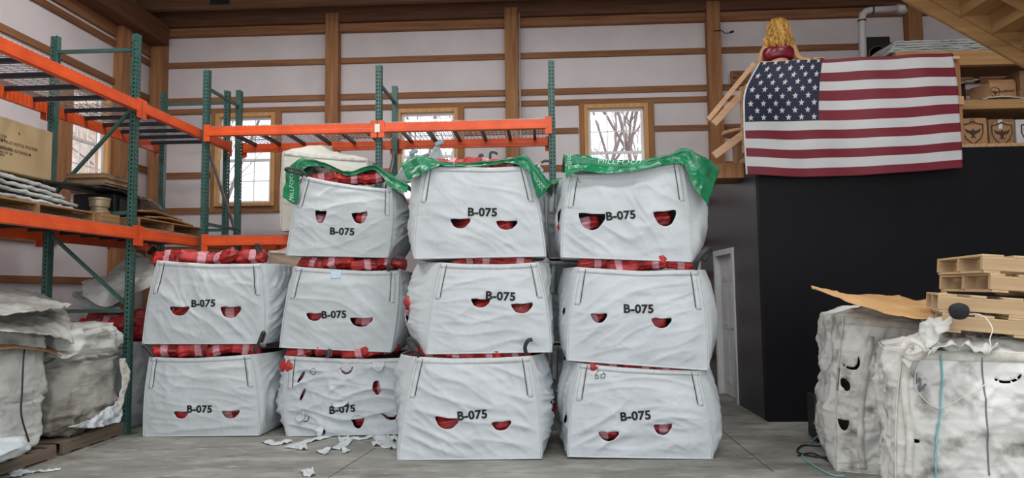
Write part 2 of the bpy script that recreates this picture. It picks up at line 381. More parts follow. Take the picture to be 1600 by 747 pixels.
def window(n, axis, a0, a1, z0, z1, label):
    c = (a0 + a1) / 2
    o = thing('window_%d' % n, (c, YB, z0) if axis == 'X' else (XL, c, z0), kind='structure')
    if axis == 'X': bx = lambda mm, p0, p1, d0, d1, q0, q1: mm.box(p0, YB - d1, q0, p1, YB - d0, q1)
    else: bx = lambda mm, p0, p1, d0, d1, q0, q1: mm.box(XL + d0, p0, q0, XL + d1, p1, q1)
    f = MB(); W_ = .065
    bx(f, a0, a0 + W_, -.13, .07, z0, z1); bx(f, a1 - W_, a1, -.13, .07, z0, z1); bx(f, a0 + W_, a1 - W_, -.13, .068, z1 - W_, z1); bx(f, a0 + W_, a1 - W_, -.13, .09, z0, z0 + .055)
    f.build('window_frame', MT['frame_wood'], o, bevel=.003)
    e = MB(); bx(e, a0 - .08, a0, 0, .05, z0 - .1, z1 + .02); bx(e, a1, a1 + .1, 0, .05, z0 - .1, z1 + .02)
    e.build('casing', MT['post'], o, bevel=.003)
    b0, b1, c0, c1 = a0 + W_, a1 - W_, z0 + .055, z1 - W_; zm = (c0 + c1) / 2; s_ = .05
    for k, (q0, q1, dd) in enumerate(((c0, zm + .02, .0), (zm - .02, c1, -.03))):
        h = MB()
        bx(h, b0, b0 + s_, dd - .05, dd, q0, q1); bx(h, b1 - s_, b1, dd - .05, dd, q0, q1); bx(h, b0 + s_, b1 - s_, dd - .05, dd - .001, q0, q0 + .04); bx(h, b0 + s_, b1 - s_, dd - .05, dd - .001, q1 - .04, q1)
        sh = h.build('sash', MT['vinyl'], o, bevel=.002)
        g = MB()
        for i in (1, 2):
            x = lerp(b0 + s_, b1 - s_, i / 3); bx(g, x - .006, x + .006, dd - .035, dd - .02, q0, q1)
        z = (q0 + q1) / 2; bx(g, b0, b1, dd - .035, dd - .02, z - .007, z + .007)
        g.build('muntin', MT['vinyl'], sh)
        g = MB(); bx(g, b0 + .02, b1 - .02, dd - .03, dd - .025, q0 + .02, q1 - .02); g.build('pane', MT['glass'], sh)
    return o
for i, (a, b) in enumerate(WB): window(i + 1, 'X', a, b, ZW0, ZW1, '')
window(4, 'Y', LW[0], LW[1], ZW0, ZW1, '')

# black painted room with the storage deck on top of it
RX, RY, RZ = 2.56, 8.18, 3.17
wr = thing('wall_black_room', (RX, RY, 0), kind='structure')
m_ = MB(); m_.box(RX, RY, 0, XR, RY + .12, RZ); m_.build('front_panel', MT['black'], wr)
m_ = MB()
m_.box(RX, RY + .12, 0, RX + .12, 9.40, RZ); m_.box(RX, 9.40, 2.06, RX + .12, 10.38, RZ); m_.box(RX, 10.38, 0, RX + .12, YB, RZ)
m_.build('side_panel', pmat('black_paint_sheen_tint', (.024, .028, .038), (.018, .021, .03), 1.5, .36, spec=.5, bump=.05, bscale=40), wr)  # black paint made lighter, the window sheen is put into its colour
m_ = MB(); m_.box(RX, RY, RZ, XR, YB, RZ + .04); m_.build('loft_deck', MT['osb'], wr)
dr = thing('door_1', (RX, 9.9, 0), kind='structure')
m_ = MB(); m_.box(RX - .02, 9.36, 0, RX + .13, 9.45, 2.10); m_.box(RX - .02, 10.33, 0, RX + .13, 10.42, 2.10); m_.box(RX - .02, 9.45, 2.02, RX + .13, 10.33, 2.10)
m_.build('door_casing', MT['whitep'], dr, bevel=.004)
m_ = MB(); m_.box(RX + .06, 9.45, .01, RX + .10, 10.33, 2.02)
for (y0, y1) in ((9.53, 9.84), (9.94, 10.25)):
    for (z0, z1) in ((.18, .85), (.97, 1.55), (1.65, 1.90)):
        m_.box(RX + .052, y0, z0, RX + .06, y1, z1)
        m_.box(RX + .045, y0 + .04, z0 + .04, RX + .052, y1 - .04, z1 - .04)
dl = m_.build('door_leaf', MT['whitep'], dr, bevel=.004)
m_ = MB(); m_.lathe([(.0, -.01), (.03, -.01), (.028, .0), (.012, .01), (.012, .04), (.03, .05), (.028, .075), (0, .08)], (0, 0, 0), 16, 'X')
kn = MB(); kn.v = [(RX + .06 - x, 9.52 + y, 1.0 + z) for x, y, z in m_.v]; kn.f = m_.f; kn.m = m_.m
kn.build('door_knob', MT['galv'], dl, smooth=True)

# trees and bank outside
random.seed(5)
def tree(x, y, h, seed, label):
    rnd = random.Random(seed); mb = MB()
    def br(p, d, L, r, lv):
        pts = [p]; q = p
        for i in range(4):
            d2 = (d + Vector((rnd.uniform(-.18, .18), rnd.uniform(-.18, .18), rnd.uniform(-.05, .12)))).normalized(); q = q + d2 * L / 4; pts.append(q); d = d2
        mb.tube(pts, [r, r * .85, r * .7, r * .55, r * .4], 5, cap=False)
        if lv > 0:
            for k in range(5 if lv > 1 else 4):
                i = rnd.choice((1, 2, 3, 4)); a = rnd.uniform(0, 2 * pi)
                nd_ = (d + Vector((cos(a), sin(a), .25)) * rnd.uniform(.6, 1.0)).normalized()
                br(pts[i], nd_, L * rnd.uniform(.5, .7), r * .45, lv - 1)
    br(Vector((x, y, -.3)), Vector((0, 0, 1)), h, .11, 3)
    o = mb.build('bare_tree', MT['bark'], None, smooth=True, loc=(x, y, -.3))
    return tag(o, label, 'tree', 'bare trees beyond the windows')
for i, (x, y, h, l) in enumerate(((-9.4, 19, 9, 'bare thin tree seen through the left back window, nearer its left side'), (-8.1, 17.5, 8, 'bare thin tree seen through the left back window, nearer its right side'),
                         (-7.0, 21, 9, 'bare tree far beyond the left back window, between the nearer two'), (-3.1, 19, 9, 'bare tree seen through the middle back window'), (1.6, 23, 8, 'bare tree seen through the right back window, on its left'), (3.2, 21, 8, 'bare tree seen through the right back window, on its right'))):
    tree(x, y, h, 11 + i, l)
G = [[Vector((-9.6 - j * .12 + .4 * N3(i * .3, j * .3, 1), 8 + i * .45, -.4 + j * .32 + .25 * N3(i * .4, j * .4, 5))) for i in range(30)] for j in range(26)]
m_ = MB(); m_.grid(G); struct(m_.build('hillside_outside', MT['bank'], smooth=True))

# ------------------------------------------------------------------ pallet racks
HT = 4.61
def upright_mesh(n_, cx, cy, face, h=HT):
    """steel channel post; face = direction (fx, fy) of the punched front"""
    fx, fy = face; mb = MB(); W_, D_ = .08, .07; sx, sy = -fy, fx
    def pt(a, d, z): return (cx + sx * a - fx * d, cy + sy * a - fy * d, z)
    A = [-.04, -.027, -.013, .013, .027, .04]; z = 0; pitch = .05; nz_ = int(h / pitch)
    for k in range(nz_):
        z0 = k * pitch; zm = z0 + .022; z1 = z0 + pitch
        for i in range(5):
            mb.add([pt(A[i], 0, zm), pt(A[i + 1], 0, zm), pt(A[i + 1], 0, z1), pt(A[i], 0, z1)], [(0, 1, 2, 3)])
            if i in (1, 3): continue
            mb.add([pt(A[i], 0, z0), pt(A[i + 1], 0, z0), pt(A[i + 1], 0, zm), pt(A[i], 0, zm)], [(0, 1, 2, 3)])
        for sgn in (-.04, .04):
            B = [0, .025, .042, .07]
            for i in range(3):
                mb.add([pt(sgn, B[i], zm), pt(sgn, B[i + 1], zm), pt(sgn, B[i + 1], z1), pt(sgn, B[i], z1)], [(0, 1, 2, 3)])
                if i == 1: continue
                mb.add([pt(sgn, B[i], z0), pt(sgn, B[i + 1], z0), pt(sgn, B[i + 1], zm), pt(sgn, B[i], zm)], [(0, 1, 2, 3)])
    mb.box(min(pt(-.04, .065, 0)[0], pt(.04, .07, 0)[0]), min(pt(-.04, .065, 0)[1], pt(.04, .07, 0)[1]), 0, max(pt(-.04, .065, 0)[0], pt(.04, .07, 0)[0]), max(pt(-.04, .065, 0)[1], pt(.04, .07, 0)[1]), h)
    return mb
def upright(root, cx, cy, face):
    mb = upright_mesh('', cx, cy, face)
    o = mb.build('upright_post', MT['steel_green'], root)
    o.modifiers.new('t', 'SOLIDIFY').thickness = .0025
    fx, fy = face; m2 = MB(); m2.box(cx - .07 - (.03 * abs(fx)), cy - .07, 0, cx + .07, cy + .07, .008)
    m2.build('base_plate', MT['steel_green'], root)
    return o
def rack_frame(root, p0, p1, face, braces, diags):
    """two posts p0 (front), p1 (rear), horizontal and diagonal braces between"""
    upright(root, *p0, face); upright(root, *p1, (-face[0], -face[1]))
    a = Vector((*p0, 0)); b = Vector((*p1, 0)); d = (b - a).normalized(); a = a + d * .07; b = b - d * .07
    for z in braces:
        m_ = MB(); m_.beam(a + Vector((0, 0, z)), b + Vector((0, 0, z)), .035, .04); m_.build('horizontal_brace', MT['steel_green'], root)
    for z0, z1, mt in diags:
        m_ = MB(); m_.beam(a + Vector((0, 0, z0)), b + Vector((0, 0, z1)), .03, .035); m_.build('diagonal_brace', MT[mt], root)
def load_beam(root, a, b, z, out):
    """step beam from a to b (xy), top at z; out = outward direction"""
    a = Vector((*a, 0)); b = Vector((*b, 0)); o_ = Vector((*out, 0)); d = (b - a).normalized()
    m_ = MB()
    m_.beam(a + Vector((0, 0, z - .065)), b + Vector((0, 0, z - .065)), .045, .13)
    m_.beam(a + o_ * .012 + Vector((0, 0, z - .10)), b + o_ * .012 + Vector((0, 0, z - .10)), .05, .05)
    bo = m_.build('load_beam', MT['steel_orange'], root, bevel=.003)
    for p, s_ in ((a, 1), (b, -1)):
        k = MB(); k.beam(p + d * s_ * .0 + o_ * .028 + Vector((0, 0, z - .2)), p + o_ * .028 + Vector((0, 0, z + .03)), .008, .085, up=d)
        q = k.build('beam_connector', MT['steel_orange'], bo)
def wire_deck(root, x0, x1, y0, y1, z, along, nsup=3, front=None):
    """wire mesh deck; along = 'X' or 'Y' beam direction; front = list of sides whose wires fold over the beam"""
    m_ = MB(); r = .0032
    if along == 'X':
        n = int((x1 - x0) / .06)
        for i in range(n + 1):
            x = lerp(x0 + .01, x1 - .01, i / n); m_.box(x - r, y0 - .03, z, x + r, y1 + .03, z + 2 * r); m_.box(x - r, y0 - .034, z - .05, x + r, y0 - .028, z + 2 * r)
        for k in range(10):
            y = lerp(y0 - .01, y1, k / 9); m_.box(x0, y - r, z + 2 * r, x1, y + r, z + 4 * r)
    else:
        n = int((y1 - y0) / .06)
        for i in range(n + 1):
            y = lerp(y0 + .01, y1 - .01, i / n); m_.box(x0 - .03, y - r, z, x1 + .03, y + r, z + 2 * r); m_.box(x1 + .028, y - r, z - .05, x1 + .034, y + r, z + 2 * r)
        for k in range(10):
            x = lerp(x0 - .01, x1, k / 9); m_.box(x - r, y0, z + 2 * r, x + r, y1, z + 4 * r)
    o = m_.build('wire_deck', MT['galv'], root)
    for i in range(nsup):
        t = (i + .5) / nsup; s_ = MB()
        if along == 'X': x = lerp(x0, x1, t); s_.box(x - .022, y0 - .02, z - .045, x + .022, y1 + .02, z - .001)
        else: y = lerp(y0, y1, t); s_.box(x0 - .02, y - .022, z - .045, x1 + .02, y + .022, z - .001)
        s_.build('deck_support', MT['steel_dark'], o)
ZT, ZM = 3.80, 2.32
lr = thing('pallet_rack', (-5.2, 7.5, 0), 'green and orange pallet rack with wire decks running along the left wall', 'pallet rack')
LF, LRr = -4.70, -5.75
for y, dg in ((5.0, ((.3, 1.3, 'steel_green'),)), (7.6, ((3.72, 2.72, 'steel_green'), (1.45, 2.25, 'steel_green'), (1.1, .3, 'steel_green'))), (9.9, ((1.2, .3, 'steel_green'),))):
    rack_frame(lr, (LF, y), (LRr, y), (1, 0), (.2, 1.38, 2.5, 4.42), dg)
for y0, y1 in ((5.0, 7.6), (7.6, 9.9)):
    for z in (ZT, ZM):
        load_beam(lr, (LF + .02, y0 + .05), (LF + .02, y1 - .05), z, (1, 0)); load_beam(lr, (LRr - .02, y0 + .05), (LRr - .02, y1 - .05), z, (-1, 0))
        ym = (y0 + y1) / 2
        wire_deck(lr, LRr, LF, y0 + .06, ym - .01, z + .004, 'Y'); wire_deck(lr, LRr, LF, ym + .01, y1 - .06, z + .004, 'Y')
br_ = thing('pallet_rack', (-2.2, 9.4, 0), 'green and orange pallet rack standing along the back wall below the windows', 'pallet rack')
BF, BR = 8.9, 9.95
xs = (-4.56, -2.19, .13)
for x in xs:
    rack_frame(br_, (x, BF), (x, BR), (0, -1), (.2, 1.3, 2.5, 4.36), ((3.55, 2.45, 'galv'), (1.2, 2.2, 'steel_green')) if x < -4 else ((2.6, 3.6, 'galv'), (1.2, .3, 'steel_green')))
for i, (x0, x1) in enumerate(zip(xs[:-1], xs[1:])):
    for z in ((ZT, ZM) if i == 0 else (ZT,)):
        load_beam(br_, (x0 + .05, BF - .02), (x1 - .05, BF - .02), z, (0, -1)); load_beam(br_, (x0 + .05, BR + .02), (x1 - .05, BR + .02), z, (0, 1))
        xm = (x0 + x1) / 2
        wire_deck(br_, x0 + .06, xm - .01, BF, BR, z + .004, 'X'); wire_deck(br_, xm + .01, x1 - .06, BF, BR, z + .004, 'X')
for x, z in ((-2.19, ZT), ):
    m_ = MB(); m_.box(x - .035, BF - .062, z - .13, x + .035, BF - .058, z - .02); m_.build('load_label', MT['label_white'], br_)

# ------------------------------------------------------------------ text
_tc = {}
def text_geo(s, bold=.0, sub=.02):
    """letter geometry of cap height 1, starting at x = 0: (verts2d, faces, width)"""
    if (s, bold, sub) in _tc: return _tc[(s, bold, sub)]
    cu = bpy.data.curves.new('t', 'FONT'); cu.body = s; cu.size = 1.0; cu.offset = bold; cu.resolution_u = 4; cu.space_character = 1.05
    o = bpy.data.objects.new('t', cu); C.objects.link(o)
    me = bpy.data.meshes.new_from_object(o)
    bm = bmesh.new(); bm.from_mesh(me)
    bmesh.ops.triangulate(bm, faces=bm.faces)
    for _ in range(3):
        e = [x for x in bm.edges if x.calc_length() > .16]
        if not e: break
        bmesh.ops.subdivide_edges(bm, edges=e, cuts=1); bmesh.ops.triangulate(bm, faces=[f for f in bm.faces if len(f.verts) > 3])
    bm.verts.ensure_lookup_table(); bm.verts.index_update()
    k = 1 / .73
    vs = [(v.co.x * k, v.co.y * k) for v in bm.verts]; fs = [tuple(v.index for v in f.verts) for f in bm.faces]
    bm.free(); bpy.data.objects.remove(o); bpy.data.meshes.remove(me); bpy.data.curves.remove(cu)
    wd = max(v[0] for v in vs) if vs else 0
    _tc[(s, bold, sub)] = (vs, fs, wd); return _tc[(s, bold, sub)]
def text_on(fn, s, ca, cz, h, parent, name='lettering', rot=0, mat='ink', bold=.02, wsc=1.0, world=False):
    """fn(a, z) -> 3D point on the surface (already lifted off it)"""
    vs, fs, wd = text_geo(s, bold); mb = MB(); P_ = []
    for x, y in vs:
        a = (x - wd / 2) * h * wsc; b = (y - .5) * h
        P_.append(fn(ca + a * cos(rot) - b * sin(rot), cz + a * sin(rot) + b * cos(rot)))
    mb.add(P_, fs); return mb.build(name, MT[mat], parent, world=world)

# ------------------------------------------------------------------ firewood bundles in red netting
def bundle_proto(seed, L=.43, r=.10):
    rnd = random.Random(seed); n = 28; nl = 20
    lob = [rnd.uniform(.78, 1.15) for _ in range(7)]
    def rad(a, t):
        k = (a / (2 * pi) * 7) % 7; i = int(k); f = k - i
        q = lerp(lob[i], lob[(i + 1) % 7], f) - .15 * sin(pi * f)
        return r * q * (1 + .22 * N3(cos(a) * 2 + seed, sin(a) * 2, t * 5))
    def ring(t, k=1):
        e = min(1, (.45 + min(t, 1 - t) * 6)) if 0 < t < 1 else .2
        x = (t - .5) * L
        return [(x + .012 * N3(a, t * 3, seed), cos(a) * rad(a, t) * e * k + .02 * sin(t * 3 + seed), sin(a) * rad(a, t) * e * k) for a in [2 * pi * j / n for j in range(n)]]
    mb = MB(); vs = []
    ts = [0, .02] + [.05 + .9 * i / (nl - 1) for i in range(nl)] + [.98, 1]
    for t in ts: vs += ring(t)
    fs = [(i * n + k, i * n + (k + 1) % n, (i + 1) * n + (k + 1) % n, (i + 1) * n + k) for i in range(len(ts) - 1) for k in range(n)]
    fs += [tuple(range(n))[::-1], tuple((len(ts) - 1) * n + k for k in range(n))]
    mb.add(vs, fs)
    c0 = .5 + rnd.uniform(-.22, .22)
    lb = MB(); vs = []; t5 = [c0 - .11 + .22 * i / 5 for i in range(6)]
    for t in t5: vs += ring(t, 1.045)
    lb.add(vs, [(i * n + k, i * n + (k + 1) % n, (i + 1) * n + (k + 1) % n, (i + 1) * n + k) for i in range(5) for k in range(n)])
    return mb, lb
PB = []
def first_bundle(k):
    mb, lb = bundle_proto(k * 3 + 1)
    o = thing('firewood_bundle', (0, 0, 0))
    b = mb.build('netted_wood', MT['red'], o, smooth=True, world=False); lb.build('paper_band', MT['pink'], o, smooth=True, world=False, solid=.002, off=1)
    return o
_bm = {}
def bundle(loc, rot, label, group, k=0, sc=1.0, band=True):
    k = k % 5
    if k not in _bm:
        mb, lb = bundle_proto(k * 3 + 1)
        t = thing('firewood_bundle', (0, 0, 0)); b = mb.build('netted_wood', MT['red'], t, world=False, smooth=True); l = lb.build('paper_band', MT['pink'], t, smooth=True, world=False, solid=.002, off=1)
        _bm[k] = (b.data, l)
        o = t
    else:
        o = thing('firewood_bundle', (0, 0, 0)); b = bpy.data.objects.new('netted_wood', _bm[k][0]); C.objects.link(b); b.parent = o
        if band: l = _bm[k][1].copy(); C.objects.link(l); l.parent = o
    o.location = loc; o.rotation_euler = rot; o.scale = (sc, sc, sc)
    return tag(o, label, 'firewood bundle', group)
ORD = ['first', 'second', 'third', 'fourth', 'fifth', 'sixth', 'seventh', 'eighth']

# ------------------------------------------------------------------ bulk bags
def dshape(ca, cz, w_, h_, kind='D', rot=0):
    pts = []
    if kind == 'D':
        for i in range(5): pts.append((-w_ / 2 + w_ * i / 4, h_ / 2 + .004 * sin(i * 2.1)))
        for i in range(1, 12):
            a = -pi * i / 12; pts.append((w_ / 2 * cos(a) * (1 + .05 * sin(i * 1.7)), h_ / 2 + sin(a) * h_))
    elif kind == 'crescent':
        for i in range(9):
            t = i / 8; pts.append((-w_ / 2 + w_ * t, h_ / 2 - .75 * h_ * sin(pi * t) ** .8))
        for i in range(1, 10):
            a = -pi * i / 10; pts.append((w_ / 2 * cos(a), h_ / 2 + sin(a) * h_))
    elif kind == 'slit':
        for i in range(12):
            a = 2 * pi * i / 12; pts.append((w_ / 2 * cos(a), h_ / 2 * sin(a)))
    else:   # ragged
        for i in range(14):
            a = 2 * pi * i / 14; q = 1 + .22 * sin(i * .95 + w_ * 40) + .08 * sin(i * 2.6); pts.append((w_ / 2 * cos(a) * q, h_ / 2 * sin(a) * q))
    return [(ca + x * cos(rot) - z * sin(rot), cz + x * sin(rot) + z * cos(rot)) for x, z in pts]
def inside(p, poly):
    c = False; n = len(poly); x, y = p; j = n - 1
    for i in range(n):
        xi, yi = poly[i]; xj, yj = poly[j]
        if (yi > y) != (yj > y) and x < (xj - xi) * (y - yi) / (yj - yi) + xi: c = not c
        j = i
    return c
def nearest(p, poly):
    best = None; bd = 1e9
    for i in range(len(poly)):
        a = Vector(poly[i]); b = Vector(poly[(i + 1) % len(poly)]); ab = b - a
        t = max(0, min(1, (Vector(p) - a).dot(ab) / max(ab.length_squared, 1e-12))); q = a + ab * t; d = (q - Vector(p)).length
        if d < bd: bd = d; best = q
    return best.x, best.y

class Bag:
    def __init__(s, Y, BL, BR, TR, TL, D=1.0, lb=.1, rb=.1, seed=1, wr=1.0, rot=0, z0=None, sag=.02, fb=.05, ang=None, crump=0):
        s.crump = crump
        s.z0 = min(BL[1], BR[1]) if z0 is None else z0
        s.cx = (BL[0] + BR[0]) / 2; s.cy = Y + D / 2; s.D = D
        q = lambda p: (p[0] - s.cx, p[1] - s.z0)
        s.BL, s.BR, s.TR, s.TL = q(BL), q(BR), q(TR), q(TL)
        s.lb, s.rb, s.seed, s.wr, s.rot, s.sag, s.fb = lb, rb, seed * 7.31, wr, rot, sag, fb
        s.ang = ang if ang is not None else radians((seed * 37) % 70 - 35)
    def wrk(s, a, b, face, amp=1):
        """wrinkle height at panel coords a (along), b (up)"""
        th = s.ang + .5 * N3(a * 1.1 + s.seed, b * 1.1, 3.3) + face
        x = a * cos(th) + b * sin(th); y = -a * sin(th) + b * cos(th)
        w1 = ridge(x * 1.3 + s.seed, y * 5.5, s.seed + face * 9)
        w2 = ridge(x * 2.2 - s.seed, y * 9.0 + x * 3, s.seed * .7 + face * 5)
        w3 = noise.noise(Vector((a * 2.0 + s.seed, b * 2.0, face * 3.7)))
        w4 = ridge(a * 11 + s.seed, b * 9, s.seed)
        if s.crump: w3 += s.crump * (ridge(a * 3.2 + s.seed, b * 3.2, 1.7) - .4 + .5 * (ridge(a * 8 + s.seed, b * 8, 5.7) - .4))
        return s.wr * amp * (.016 * (w1 - .4) + .009 * (w2 - .4) + .022 * w3 + .003 * w4)
    def P(s, face, u, t, lift=0):
        xl = lerp(s.BL[0], s.TL[0], t); xr = lerp(s.BR[0], s.TR[0], t)
        fy = -s.D / 2; by = s.D / 2
        ed = min(1, u * 9, (1 - u) * 9); et = min(1, (1 - t) * 7 + .1, t * 8 + .1)
        if face == 0:
            zb = lerp(s.BL[1], s.BR[1], u); zt = lerp(s.TL[1], s.TR[1], u) - s.sag * sin(pi * u) * (1 + .5 * N3(u * 3, s.seed, 0))
            x = lerp(xl, xr, u) + (u - .5) * .05 * sin(pi * t); z = lerp(zb, zt, t)
            b = s.fb * sin(pi * u) ** .7 * sin(pi * min(1, t * .9 + .05)) ** .8
            y = fy - b - s.wrk(x, z, 0) * ed * et - lift
            return Vector((x, y, z))
        if face == 2:
            zb = lerp(s.BR[1], s.BL[1], u); zt = lerp(s.TR[1], s.TL[1], u)
            return Vector((lerp(xr - .04, xl + .04, u), by + .06 * sin(pi * u) * sin(pi * t) + lift + s.wrk(u, t, 2) * ed * et, lerp(zb, zt, t)))
        k = 1 if face == 1 else -1
        uu = u if face == 1 else 1 - u      # 0 at the front corner
        B = s.rb if face == 1 else s.lb; xc = xr if face == 1 else xl
        zb = (s.BR if face == 1 else s.BL)[1]; zt = (s.TR if face == 1 else s.TL)[1]
        bt = sin(pi * (t * .94 + .03)) ** .55 if t < .5 else lerp(1, .62, ((t - .5) * 2) ** 3)
        xc += k * .025 * sin(pi * t); xw = (s.BR if face == 1 else s.BL)[0]; xc = lerp(xc, xw, min(1, uu * 3.5) * t * .8)
        bu = sin(pi * min(1, uu)) ** .5 if uu < .5 else sin(pi * uu) ** .7
        wk = s.wrk(uu * s.D + 3, t, face, 1.5) * ed * et
        x = xc - k * .04 * uu + k * (B * bt * bu + wk + lift)
        return Vector((x, lerp(fy, by, uu), lerp(zb, zt, t)))
    def inv(s, x, z):
        u, t = .5, .5
        for _ in range(4):
            zb = lerp(s.BL[1], s.BR[1], u); zt = lerp(s.TL[1], s.TR[1], u) - s.sag * sin(pi * u)
            t = (z - zb) / (zt - zb); xl = lerp(s.BL[0], s.TL[0], t); xr = lerp(s.BR[0], s.TR[0], t); u = (x - xl) / (xr - xl)
        return u, t
    def front(s, x, z, lift=.004):
        """surface point for world-plane coordinates on the front panel"""
        u, t = s.inv(x - s.cx, z - s.z0); u = min(.999, max(.001, u)); t = min(.999, max(.001, t)); return s.P(0, u, t, lift)
    def q(s, p):
        """world point -> (x, z) on the front panel of a turned bag, along the sight line from the camera's eye height"""
        M = (Matrix.Translation((s.cx, s.cy, s.z0)) @ Matrix.Rotation(s.rot, 4, 'Z')).inverted()
        o = M @ Vector((0, 0, 1.57)); p = M @ Vector(p); yp = -s.D / 2 - s.fb * .6; t = (yp - o.y) / (p.y - o.y); r = o + (p - o) * t
        return (r.x + s.cx, 0, r.z + s.z0)
    def make(s, label, group, holes=(), sholes=(), text=None, mat='bag', smat='strap', nf=100, ns=40, nbk=16, nv=68, top='open', trot=0, th=.078, name='bulk_bag', straps=True, marks=None, seams=True):
        root = thing(name, (s.cx, s.cy, s.z0), label, 'bulk bag', group, rot=s.rot)
        counts = [nf, ns, nbk, ns]; polys = {0: [], 1: [], 3: []}
        W_ = s.BR[0] - s.BL[0]; H_ = s.TL[1] - s.BL[1]
        for h in holes:
            pl = dshape(h[0], h[1], h[2], h[3], h[4] if len(h) > 4 else 'D', h[5] if len(h) > 5 else 0)
            polys[0].append([s.inv(a - s.cx, b - s.z0) for a, b in pl])
        for h in sholes:  # face, distance from front corner, z, w, h, kind
            f_ = h[0]; pl = dshape(h[1], h[2] - s.z0, h[3], h[4], h[5] if len(h) > 5 else 'ragged')
            polys[f_].append([((a / s.D) if f_ == 1 else 1 - a / s.D, b / H_) for a, b in pl])
        cols = []
        for f_, n in enumerate(counts):
            for i in range(n): cols.append((f_, i / n))
        nc = len(cols); UV = {}
        for j in range(nv + 1):
            for c, (f_, u) in enumerate(cols): UV[(c, j)] = (f_, u, j / nv)
        faces = []; dead = {}
        for j in range(nv):
            for c in range(nc):
                c2 = (c + 1) % nc; f_, u = cols[c]; um = u + .5 / counts[f_]; tm = (j + .5) / nv; hit = None
                for pl in polys.get(f_, ()):
                    if inside((um, tm), pl): hit = pl; break
                if hit is None: faces.append((c, c2, j))
                else:
                    for q in ((c, j), (c2, j), (c, j + 1), (c2, j + 1)): dead.setdefault(q, hit)
        alive = set()
        for c, c2, j in faces: alive |= {(c, j), (c2, j), (c, j + 1), (c2, j + 1)}
        for q, pl in dead.items():
            if q in alive:
                f_, u, t = UV[q]; a, b = nearest((u, t), pl); UV[q] = (f_, min(1, max(0, a)), b)
        mb = MB(); idx = {}; vs = []
        for j in range(nv + 1):
            for c in range(nc):
                idx[(c, j)] = len(vs); vs.append(s.P(*UV[(c, j)]))
        fs = [(idx[(c, j)], idx[(c2, j)], idx[(c2, j + 1)], idx[(c, j + 1)]) for c, c2, j in faces]
        fs.append(tuple(idx[(c, 0)] for c in range(nc))[::-1])
        mb.add(vs, fs)
        body = mb.build('woven_body', MT[mat], root, smooth=True, world=False, solid=.003, off=-1)
        cen = [sum(v[k] for v in [s.P(*UV[(c, nv)]) for c in range(nc)]) / nc for k in range(3)]
        rim = [s.P(*UV[(c, nv)]) for c in range(0, nc)]
        m2 = MB(); rows = []
        NR = 12
        for k in range(NR + 1):
            q = k / NR; row = []
            for p in rim + rim[:1]:
                x = lerp(p.x * .985, cen[0], q); y = lerp(p.y * .985 if top == 'open' else p.y, cen[1], q)
                if top == 'open': z = p.z - .02 - .10 * min(1, q * 5) + .02 * N3(x * 4, y * 4, s.seed)
                else: z = p.z + (top if not isinstance(top, str) else .08) * sin(pi / 2 * q) + s.wr * .05 * (ridge(x * 3 + s.seed, y * 3, 1) - .4) * min(1, q * 3) + .02 * N3(x * 9, y * 9, s.seed) * min(1, q * 3)
                row.append(Vector((x, y, z)))
            rows.append(row)
        m2.grid(rows)
        m2.build('inner_liner' if top == 'open' else 'folded_top', MT['liner'] if top == 'open' else MT[mat], root, smooth=True, world=False, solid=.002)
        if seams:
            sm = MB()
            for f_, u0 in ((0, 0.0), (1, 0.0)):
                sm.tube([s.P(0, 0 if f_ == 0 else 1, t / 30) + Vector((-.004 if f_ == 0 else .004, -.004, 0)) for t in range(31)], .0075, 6)
            sm.tube([s.P(0, i / 40, 0.0) + Vector((0, -.004, .006)) for i in range(41)], .0075, 6)
            sm.build('corner_seam', MT[smat], root, smooth=True, world=False)
            hm = MB(); hm.grid([[s.P(0, .01 + .98 * i / 60, t, .004) for i in range(61)] for t in (.945, .97, .998)])
            hm.build('top_hem', MT[smat], root, smooth=True, world=False, solid=.003)
        if straps:
            for ua in (.045, .955):
                st = MB(); st.grid([[s.P(0, ua + d, .60 + .395 * k / 16, .003) for d in (-.019, 0, .019)] for k in range(17)])
                so = st.build('lifting_strap', MT[smat], root, smooth=True, world=False, solid=.002)
                e_ = .024 if ua < .5 else -.024
                st = MB(); st.grid([[s.P(0, ua + e_ + d, .62 + .36 * k / 16, .006) for d in (-.0028, .0028)] for k in range(17)])
                st.build('strap_edge_line', MT['black_strap'], so, smooth=True, world=False, solid=.003)  # thin dark line along the strap's inner edge
        if text:
            text_on(lambda a, z: s.front(a, z, .006), 'B-075', text[0], text[1], th, root, rot=radians(trot), bold=.035, wsc=1.02)
        if marks:
            mk = MB()
            for st in marks: mk.tube([s.front(a, z, .003) for a, z in st], .003, 4)
            mk.build('handwritten_mark', MT['ink'], root, world=False)
        s.root = root; s.W = W_
        return s
def loop(pts, bagobj, wd=.035, mat='black_strap', nrm=(0, -1, .15), name='lifting_loop'):
    G = smooth_ctrl([pts, pts], 24, 1)[0]
    m_ = MB(); m_.ribbon(G, nrm, wd)
    return m_.build(name, MT[mat], bagobj.root, smooth=True, solid=.005)
def top_bundles(bag, where, n, z, y0, x0, x1, seed, group, second=True, upz=0):
    rnd = random.Random(seed); z0_ = z
    for i in range(n):
        x = lerp(x0, x1, (i + .5) / n) + rnd.uniform(-.02, .02); z = z0_ + rnd.uniform(0, .03)
        bundle((x, y0 + rnd.uniform(-.015, .02), z + rnd.uniform(-.012, .012) + upz), (rnd.uniform(0, 6), rnd.uniform(-.16, .16), rnd.uniform(-.35, .35) + (pi if rnd.random() < .5 else 0)),
               'red netted firewood bundle, %s from the left, on %s' % (ORD[i], where), group, seed + i, rnd.uniform(.88, 1.1) * min(1.1, (x1 - x0) / n / .36))
